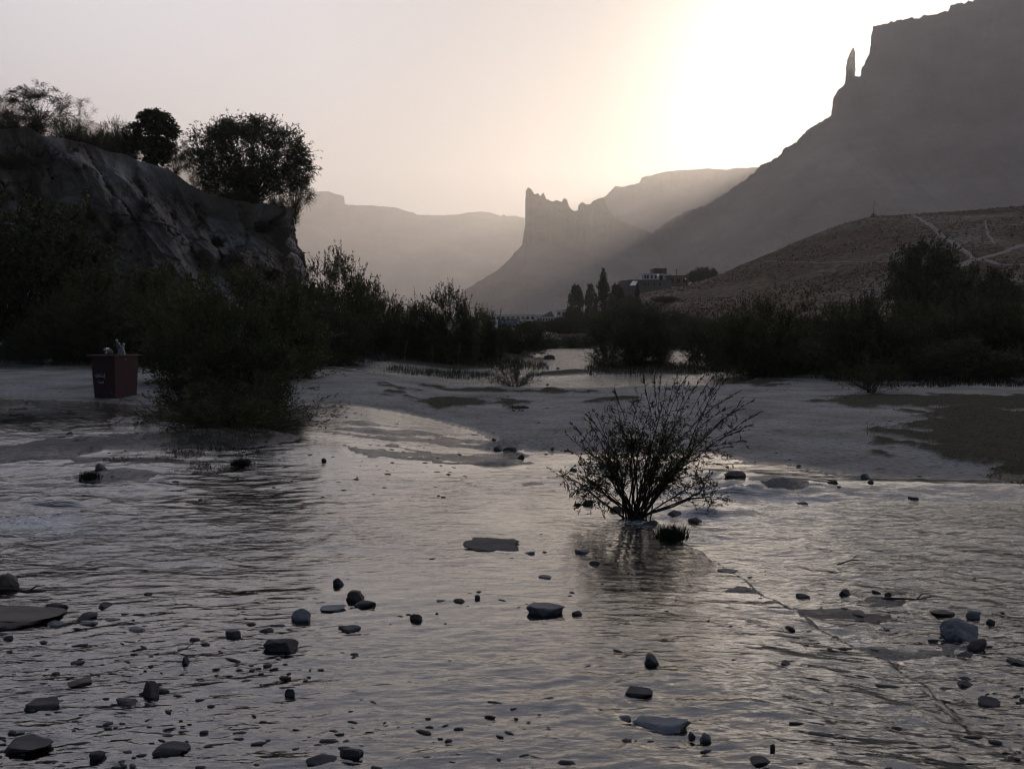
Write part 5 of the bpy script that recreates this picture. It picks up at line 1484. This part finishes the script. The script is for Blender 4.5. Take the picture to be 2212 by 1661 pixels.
# brown bank and dead branch at the left edge
x, y, z = water_hit(30, 1345)
me = rock_mesh(91, 0.34, 0.26, 0.05, cuts=4, top_cut=0.25, name='bank_slab', mat='stone_brown', sub=4)
o = link('rock_slab', me); o.location = (x - 0.06, y + 0.12, z + 0.006)
tag(o, 'brown mud-covered slab at the left edge under the dead branch', 'rock')
M['deadwood'] = surf('dead_wood', [(0.3, (0.03, 0.024, 0.02)), (0.7, (0.075, 0.06, 0.05))], scale=9, bump=0.4, bump_scale=30, bump_dist=0.01)
def stick(pts, rad, label, z_off=0.01):
    w = [water_hit(u, v) for u, v in pts]
    p = [Vector((a, b, c + z_off + (0.012 if i % 2 else 0))) for i, (a, b, c) in enumerate(w)]
    o = thing('branch', label, 'branch', tuple(p[0]))
    q = [v_ - p[0] for v_ in p]
    r_ = [rad * (1 - 0.7 * i / (len(q) - 1)) for i in range(len(q))]
    MB().tube(q, r_, 6).build('wood', M['deadwood'], o, smooth=True)
    k = len(q) // 2
    MB().tube([q[k], q[k] + Vector((0.04, 0.02, 0.03)), q[k] + Vector((0.09, 0.02, 0.035))], [rad * .5, rad * .4, rad * .15], 5).build('twig', M['deadwood'], o)
stick([(-40, 1290), (20, 1294), (60, 1296), (88, 1299), (100, 1293)], 0.012, 'dead branch lying along the brown slab at the left edge', 0.045)
stick([(1910, 1297), (1945, 1300), (1980, 1298), (2012, 1296)], 0.009, 'thin dark stick lying in the shallows left of the pale boulder')
stick([(1330, 846), (1380, 842), (1420, 843), (1470, 848)], 0.02, 'long thin driftwood stick on the flat near the far pool', 0.06)
stick([(1810, 1222), (1840, 1216), (1872, 1212)], 0.006, 'thin twig drifting on the right river')
stick([(100, 960), (180, 955), (240, 950)], 0.008, 'thin twig on the upper left cascade')
stick([(385, 1418), (400, 1421), (425, 1418)], 0.004, 'twig caught on the small stone in the lower left', 0.03)

# ---------------------------------------------------------------- red bin
M['bin_red'] = surf('worn_red_paint', [(0.30, (0.030, 0.018, 0.015)), (0.42, (0.042, 0.0095, 0.011)), (0.7, (0.062, 0.011, 0.013))], scale=3, rough=0.5, bump=0.3, bump_scale=12, bump_dist=0.01, spec=0.4)
M['bin_rim'] = surf('rusty_rim', [(0.3, (0.06, 0.035, 0.022)), (0.7, (0.15, 0.09, 0.06))], scale=8, rough=0.7, bump=0.2, bump_scale=20, bump_dist=0.005)
M['white_paint'] = surf('old_white_lettering', [(0.3, g3(0.34)), (0.6, g3(0.6))], scale=20, bump=0)
m, nt = new_mat('clear_plastic'); M['plastic'] = m
out = nd(nt, 'ShaderNodeOutputMaterial'); gl_ = nd(nt, 'ShaderNodeBsdfGlossy'); gl_.inputs['Roughness'].default_value = 0.12
tr_ = nd(nt, 'ShaderNodeBsdfTransparent'); tr_.inputs['Color'].default_value = (0.86, 0.9, 0.9, 1)
df_ = nd(nt, 'ShaderNodeBsdfDiffuse'); df_.inputs['Color'].default_value = (0.6, 0.62, 0.62, 1)
m1 = nd(nt, 'ShaderNodeMixShader'); m1.inputs[0].default_value = 0.22; nt.links.new(tr_.outputs[0], m1.inputs[1]); nt.links.new(df_.outputs[0], m1.inputs[2])
m2 = nd(nt, 'ShaderNodeMixShader'); lw = nd(nt, 'ShaderNodeLayerWeight', Blend=0.35); nt.links.new(lw.outputs['Fresnel'], m2.inputs[0]); nt.links.new(m1.outputs[0], m2.inputs[1]); nt.links.new(gl_.outputs[0], m2.inputs[2])
nt.links.new(m2.outputs[0], out.inputs['Surface'])

def red_bin():
    x, y, z = ground_hit(250, 856)
    px = y / F
    o = thing('litter_bin', 'dark red square metal bin with white writing, standing on the pale flat', 'litter bin', (x, y, z - 0.02), R(-24))
    wt, wb, h = 0.355 * 96 * px, 0.355 * 84 * px, 92 * px            # half widths: seen a little corner-on
    th = 0.012
    mb = MB()
    n = 0
    def ring(hw, zz): return [(-hw, -hw, zz), (hw, -hw, zz), (hw, hw, zz), (-hw, hw, zz)]
    rings = [ring(wb, 0), ring(wb + (wt - wb) * .5, h * .5), ring(wt, h), ring(wt - th, h), ring(wb - th, th * 2)]
    for r_ in rings: mb.v += r_
    for i in range(len(rings) - 1):
        for j in range(4):
            mb.f.append((i * 4 + j, i * 4 + (j + 1) % 4, (i + 1) * 4 + (j + 1) % 4, (i + 1) * 4 + j))
    mb.f.append((3, 2, 1, 0)); k = (len(rings) - 1) * 4; mb.f.append((k, k + 1, k + 2, k + 3))
    mb.build('body', M['bin_red'], o)
    rw = wt + 0.045
    mb = MB()
    zt = h - 0.004
    dents = [0.0, 0.012, -0.006, 0.004]
    for (a0, a1, b0, b1) in ((-rw, rw, -rw, -wt - .002), (-rw, rw, wt + .002, rw), (-rw, -wt - .002, -wt, wt), (wt + .002, rw, -wt, wt)):
        mb.box(a0, a1, b0, b1, zt, zt + 0.018)
    mb.build('rim', M['bin_rim'], o)
    # two lines of painted script on the left-hand face: a long joined word with tall strokes and dots, and a shorter word under it
    slope = (wt - wb) / h
    def face(sx, sz):                                                # sx across the face, sz up, metres -> local
        return sx, -(wb + slope * sz) - 0.004, sz
    mb = MB()
    def bar(x0, z0, x1, z1, t=0.011):
        d = Vector((x1 - x0, 0, z1 - z0)); nrm_ = Vector((-d.z, 0, d.x)).normalized() * t / 2
        pts = []
        for yo in (0.0, 0.003):
            for (a, b_) in ((x0 - nrm_.x, z0 - nrm_.z), (x1 - nrm_.x, z1 - nrm_.z), (x1 + nrm_.x, z1 + nrm_.z), (x0 + nrm_.x, z0 + nrm_.z)):
                q = face(a, b_); pts.append((q[0], q[1] - yo, q[2]))
        mb.hexa(pts)
    s = h / 0.80
    def B(x0, z0, x1, z1, t=0.011): bar(x0 * s, z0 * s, x1 * s, z1 * s, t * s)
    zc = 0.415
    B(-.205, zc, .035, zc - .008, .013)                                # baseline of the first word
    B(.035, zc - .008, .035, zc + .055, .012); B(.018, zc, .014, zc + .05, .011)   # tall strokes at the right end
    for xx, hh in ((-.18, .03), (-.15, .045), (-.12, .028), (-.09, .05), (-.06, .03), (-.03, .038)): B(xx, zc, xx - .006, zc + hh, .009)
    B(-.205, zc, -.215, zc + .03, .010); B(-.12, zc + .028, -.085, zc + .05, .008); B(-.15, zc + .045, -.17, zc + .05, .008)
    for xx, zz in ((-.165, zc - .028), (-.185, zc + .055), (.03, zc - .032), (.018, zc - .032), (-.05, zc + .058)): B(xx - .006, zz, xx + .006, zz, .011)
    zc = 0.30
    B(-.14, zc, -.005, zc - .004, .013); B(-.005, zc, -.002, zc + .04, .011)
    for xx, hh in ((-.03, .03), (-.06, .034), (-.09, .026)): B(xx, zc, xx, zc + hh, .009)
    B(-.14, zc, -.148, zc + .028, .010); B(-.115, zc + .045, -.10, zc + .045, .010); B(-.125, zc + .045, -.13, zc + .045, .01)
    mb.build('lettering', M['white_paint'], o)
    return o, wt, h, (x, y, z)
bin_o, bwt, bh, bl = red_bin()
def bottle(dx, dy, dz, rot, s, label):
    ca, sa = math.cos(bin_o.rotation_euler.z), math.sin(bin_o.rotation_euler.z)
    o = thing('plastic_bottle', label, 'bottle', (bl[0] + dx * ca - dy * sa, bl[1] + dx * sa + dy * ca, bl[2] + bh + dz), 0, 'plastic bottles heaped in the red bin', (s, s, s))
    o.rotation_euler = rot
    prof = [(0.0, 0), (.030, 0), (.036, .01), (.036, .05), (.034, .06), (.036, .07), (.036, .13), (.034, .145), (.026, .175), (.014, .20), (.013, .215)]
    MB().lathe(prof, 14).build('body', M['plastic'], o, smooth=True)
    MB().lathe([(0.0, .236), (.016, .236), (.016, .212), (.0, .212)], 12).build('cap', M['white_paint'], o)
bottle(.06, -.16, .05, (R(82), 0, R(8)), 1.5, 'big clear bottle lying with its round base outward on the bin')
bottle(.17, -.08, -.10, (R(-18), R(12), 0), 1.35, 'clear bottle standing upright at the right of the bin')
bottle(.25, -.02, -.12, (R(-10), R(-14), 0), 1.2, 'slanting clear bottle nearest the right rim of the bin')
bottle(.10, .06, .0, (R(20), R(-10), 0), 1.2, 'bottle sticking up highest at the back of the bin')
# crumpled white bag on the far left bank
rng = np.random.default_rng(3)
def bag():
    x, y, z = ground_hit(72, 777)
    me = rock_mesh(66, .20, .14, .10, cuts=12, rough=0.5, name='plastic_bag', mat='white_paint')
    o = link('plastic_bag', me); o.location = (x + 0.5, y, z + .05)
    tag(o, 'crumpled white plastic bag on the dark bank at far left', 'plastic bag')
bag()

# ---------------------------------------------------------------- houses, walls, sign, flag
M['wall_white'] = surf('whitewash', [(0.3, (0.76, 0.78, 0.80)), (0.7, (0.84, 0.86, 0.87))], scale=0.6, bump=0.1, bump_scale=3, bump_dist=0.05)
M['brick_dark'] = surf('dark_cladding', [(0.3, (0.09, 0.07, 0.065)), (0.7, (0.14, 0.115, 0.10))], scale=1.2, bump=0.2, bump_scale=4, bump_dist=0.05)
M['plaster_grey'] = surf('grey_plaster', [(0.3, (0.13, 0.12, 0.11)), (0.7, (0.20, 0.185, 0.17))], scale=0.4, bump=0.2, bump_scale=2, bump_dist=0.05)
M['mud_wall'] = surf('mud_wall', [(0.3, (0.12, 0.09, 0.07)), (0.7, (0.20, 0.16, 0.125))], scale=0.5, bump=0.3, bump_scale=2, bump_dist=0.08)
M['sheet'] = surf('metal_sheet', [(0.3, g3(0.50)), (0.7, g3(0.66))], scale=1, rough=0.4, bump=0)
M['dark_metal'] = surf('dark_metal', [(0.3, g3(0.03)), (0.7, g3(0.06))], scale=4, rough=0.5, bump=0)
m, nt = new_mat('dark_glass'); M['glass'] = m
out = nd(nt, 'ShaderNodeOutputMaterial'); b = nd(nt, 'ShaderNodeBsdfPrincipled'); b.inputs['Base Color'].default_value = (0.02, 0.022, 0.026, 1); b.inputs['Roughness'].default_value = 0.25
tc = nd(nt, 'ShaderNodeTexCoord'); n_ = nd(nt, 'ShaderNodeTexNoise', Scale=3.0); nt.links.new(tc.outputs['Object'], n_.inputs['Vector']); bp = nd(nt, 'ShaderNodeBump', Strength=0.05, Distance=0.01); nt.links.new(n_.outputs['Fac'], bp.inputs['Height']); nt.links.new(bp.outputs[0], b.inputs['Normal'])
nt.links.new(b.outputs[0], out.inputs['Surface'])
m, nt = new_mat('lamp_glow'); M['lamp'] = m
out = nd(nt, 'ShaderNodeOutputMaterial'); e = nd(nt, 'ShaderNodeEmission', Strength=6.0); e.inputs['Color'].default_value = (1, 0.93, 0.85, 1); nt.links.new(e.outputs[0], out.inputs['Surface'])

def XZ(u, v, Y): p = P(u, v, Y); return p[0], p[2]
def facade_box(mb, u0, u1, v0, v1, Y, depth):
    x0, z1 = XZ(u0, v0, Y); x1, z0 = XZ(u1, v1, Y)
    mb.box(x0, x1, Y, Y + depth, z0, z1)
    return x0, x1, z0, z1
def local(o, me_builder): pass

def house():
    Y = 232
    bx, bz = XZ(1415, 608, Y)
    o = thing('white_house', 'white flat-roofed house with a dark upper storey on the hill', 'house', (bx, Y, bz))
    def part(name, mat, boxes, parent=o, off=0.0, par_off=(0, 0, 0)):
        mb = MB()
        for (u0, u1, v0, v1, y0, dp) in boxes:
            x0, z1 = XZ(u0, v0, Y); x1, z0 = XZ(u1, v1, Y)
            mb.box(x0 - bx, x1 - bx, y0, y0 + dp, z0 - bz, z1 - bz)
        return mb.build(name, M[mat], parent)
    part('wall', 'wall_white', [(1389, 1443, 592.5, 610, 0, 7)])
    part('roof', 'sheet', [(1387.5, 1444.5, 591, 592.4, -0.2, 7.4)])
    up = part('upper_storey', 'brick_dark', [(1413.5, 1441, 580, 590.8, .6, 6)])
    part('parapet', 'dark_metal', [(1413, 1441.5, 579.4, 579.9, .4, 6.4)])
    for u0 in (1391.5, 1397.5, 1406, 1414.5):
        w = part('window', 'wall_white', [(u0 - .4, u0 + 4.0, 594.3, 602.6, -.06, .05)])
        part('pane', 'glass', [(u0, u0 + 3.6, 594.8, 602.2, -.10, .03)], parent=w)
    d = part('door', 'dark_metal', [(1424, 1431.5, 594.5, 605, -.10, .09)])
    part('pane', 'glass', [(1424.6, 1427.4, 595, 603.5, -.14, .03), (1428.2, 1431, 595, 603.5, -.14, .03)], parent=d)
    part('antenna', 'dark_metal', [(1423.9, 1424.2, 570, 579.3, 3, .05)])
    part('side_frame', 'dark_metal', [(1387.6, 1388.4, 595, 604, -.1, .1)])
house()
def terrace():
    Y = 225
    bx, bz = XZ(1410, 625, Y)
    o = thing('terrace_wall', 'long grey retaining wall and terrace below the white house', 'wall', (bx, Y, bz))
    def part(name, mat, u0, u1, v0, v1, y0, dp, parent=o):
        x0, z1 = XZ(u0, v0, Y); x1, z0 = XZ(u1, v1, Y)
        return MB().box(x0 - bx, x1 - bx, y0, y0 + dp, z0 - bz, z1 - bz).build(name, M[mat], parent)
    part('wall', 'plaster_grey', 1362, 1450, 607, 640, 0, 6)
    part('left_block', 'plaster_grey', 1342, 1361.8, 606, 645, -.5, 7)
    part('parapet', 'mud_wall', 1355, 1450, 604.6, 606.9, -.15, .5)
    for u in (1391, 1399, 1412, 1424):
        w = part('opening', 'glass', u, u + 3, 611, 617, -.06, .05)
    # tilted sheet awning at the left end
    a = [XZ(1355, 619, Y), XZ(1368, 618.5, Y), XZ(1377, 608.5, Y), XZ(1366, 608, Y)]
    mb = MB()
    pts = [(a[0][0] - bx, -4.2, a[0][1] - bz), (a[1][0] - bx, -4.2, a[1][1] - bz), (a[2][0] - bx, -.8, a[2][1] - bz), (a[3][0] - bx, -.8, a[3][1] - bz)]
    mb.hexa(pts + [(p[0], p[1], p[2] + .06) for p in pts]); mb.build('awning', M['sheet'], o)
terrace()
def simple_building(name, label, cat, u0, u1, v0, v1, Y, depth, mat, nwin, roof=None, group=None, frame=True, wv=(0.25, 0.72)):
    x0, z1 = XZ(u0, v0, Y); x1, z0 = XZ(u1, v1, Y)
    z0 = min(z0, -1.2) if v1 > 680 else z0
    o = thing(name, label, cat, ((x0 + x1) / 2, Y, z0), 0, group)
    w, h = (x1 - x0), z1 - z0
    MB().box(-w / 2, w / 2, 0, depth, 0, h).build('wall', M[mat], o)
    MB().box(-w / 2 - .25, w / 2 + .25, -.3, depth + .2, h + .002, h + .25).build('roof', M[roof or 'sheet'], o)
    zt = XZ(u0, v0, Y)[1] - z0; zb = XZ(u0, v1, Y)[1] - z0
    for i in range(nwin):
        cx = -w / 2 + w * (i + .5) / nwin; ww = w / nwin * .28
        a, b_ = zb + (zt - zb) * wv[0], zb + (zt - zb) * wv[1]
        f = MB().box(cx - ww - .06, cx + ww + .06, -.05, -.003, a - .06, b_ + .06).build('window', M['brick_dark'], o)
        MB().box(cx - ww, cx + ww, -.09, -.055, a, b_).build('pane', M['glass'], f)
    return o
simple_building('mud_building', 'low mud-walled building joining the house to the tree clump', 'building', 1443.5, 1487, 597.5, 616, 228, 8, 'mud_wall', 3, 'mud_wall')
simple_building('long_building', 'long low white building, the left block of the valley hamlet', 'building', 1060, 1188, 681, 693, 420, 10, 'wall_white', 12)
simple_building('shop_row', 'row of pale colonnaded shops right of the framed sign', 'building', 1160, 1218, 686, 699, 360, 8, 'wall_white', 10, wv=(0.1, .85))
simple_building('corner_house', 'white two-bay building under the blocky valley tree', 'building', 1202, 1245, 671, 684, 390, 9, 'wall_white', 4, 'sheet')
def gable():
    Y = 385
    x0, z1 = XZ(1170, 683, Y); x1, z0 = XZ(1198, 700, Y)
    zt = XZ(1190, 672, Y)[1]; z0 = -1.3
    o = thing('gabled_house', 'brown house with a lopsided gable between the white buildings', 'house', ((x0 + x1) / 2, Y, z0))
    w, h, g = x1 - x0, z1 - z0, zt - z0
    MB().box(-w / 2, w / 2, 0, 8, 0, h).build('wall', M['mud_wall'], o)
    mb = MB(); a = w * .22
    mb.v += [(-w/2, -.2, h + .01), (w/2, -.2, h + .01), (a, -.2, g), (-w/2, 8.2, h + .01), (w/2, 8.2, h + .01), (a, 8.2, g)]
    mb.f += [(0, 1, 2), (3, 5, 4), (0, 2, 5, 3), (2, 1, 4, 5), (0, 3, 4, 1)]
    mb.build('roof', M['brick_dark'], o)
    f = MB().box(-w * .3, -w * .1, -.06, -.003, h * .45, h * .75).build('window', M['brick_dark'], o)
    MB().box(-w * .28, -w * .12, -.1, -.065, h * .47, h * .73).build('pane', M['glass'], f)
gable()
def sign():
    Y = 118
    x0, z1 = XZ(1076, 690, Y); x1, _ = XZ(1117, 690, Y); z0 = XZ(1076, 708, Y)[1]
    xg, zb = XZ(1096, 722, Y)
    o = thing('framed_sign', 'rectangular sign board in a black frame beside the hamlet', 'sign', (x0, Y, zb))
    w, a, b_ = x1 - x0, z0 - zb, z1 - zb
    M['sign_face'] = surf('sign_face', [(0.3, (0.26, 0.31, 0.38)), (0.6, (0.42, 0.47, 0.52))], scale=1.6, bump=0)
    MB().box(0.08, w - .08, 0, .05, a, b_ - .08).build('board', M['sign_face'], o)
    MB().box(0, w, -.04, .09, b_ - .078, b_ + .03).box(0, .078, -.04, .09, a, b_ - .08).box(w - .078, w, -.04, .09, a, b_ - .08).build('frame', M['dark_metal'], o)
    MB().box(.02, .14, 0, .1, -.5, a - .002).build('post', M['dark_metal'], o); MB().box(w - .14, w - .02, 0, .1, -.5, a - .002).build('post', M['dark_metal'], o)
sign()
def flag():
    x, y, z = hill_hit(1887, 470)
    px = y / F
    o = thing('cairn', 'small heap of stones on the hilltop holding the flagpole', 'cairn', (x, y, z))
    r = np.random.default_rng(2)
    for i, (dx, dz, s) in enumerate([(-.5, .1, .32), (0, .12, .36), (.5, .1, .3), (-.25, .5, .28), (.25, .48, .27), (0, .8, .22)]):
        me = rock_mesh(500 + i, s, s * .9, s * .75, sub=2, name='stone', mat='stone_brown')
        st = link('stone', me, o); st.location = (dx, r.uniform(-.2, .2), dz)
    f = thing('flagpole', 'thin pole with a ragged pale pennant on the hilltop cairn', 'flag', (x, y, z + .9))
    MB().tube([(0, 0, -.5), (.02, 0, 1.0), (.05, 0, 2.6)], [.05, .045, .03], 6).build('pole', M['deadwood'], f)
    xs = np.linspace(0, .75, 10); V = []
    for i, a in enumerate(xs):
        for b_ in (0, .33, .66, 1): V.append((.06 + a, .07 * math.sin(i * .9 + b_), 1.75 + .35 * b_ * (1 - .4 * i / 9) - .10 * i / 9 * 2))
    me = mesh_np('pennant', np.array(V), grid_faces(10, 4), [M['flag']], smooth=True)
    link('pennant', me, f)
M['flag'] = surf('faded_cloth', [(0.3, (0.42, 0.42, 0.46)), (0.7, (0.6, 0.6, 0.62))], scale=3, bump=0)
flag()
def lamp(u, v, Y, label):
    x, z = XZ(u, v, Y)
    o = thing('wall_lamp', label, 'lamp', (x, Y, z), 0, 'lit lamps around the white house')
    MB().box(-.05, .05, .0, .25, .12, .17).build('bracket', M['dark_metal'], o)
    me = MB().lathe([(0, -.055), (.045, -.03), (.055, .01), (.04, .045), (0, .06)], 8).mesh('bulb', M['lamp'], True)
    link('bulb', me, o)
lamp(1421.5, 594, 231.4, 'tiny lit lamp on the wall of the white house')
lamp(1481, 603, 227.3, 'tiny lit lamp at the right end of the mud-walled building')
def pole(u, v0, v1, Y, label, arm=True, group=None):
    x, z1 = XZ(u, v0, Y); _, z0 = XZ(u, v1, Y)
    o = thing('pole', label, 'pole', (x, Y, z0), 0, group)
    h = z1 - z0
    MB().tube([(0, 0, -.5), (0, 0, h)], [.10, .07], 7).build('shaft', M['dark_metal'], o)
    if arm: MB().box(-.5, .5, -.04, .04, h * .86, h * .9).build('crossarm', M['dark_metal'], o)
pole(1461, 582, 600, 229, 'short mast with bits of gear standing right of the white house')
pole(1448, 592, 599, 229, 'low stub post right beside the white house', False)
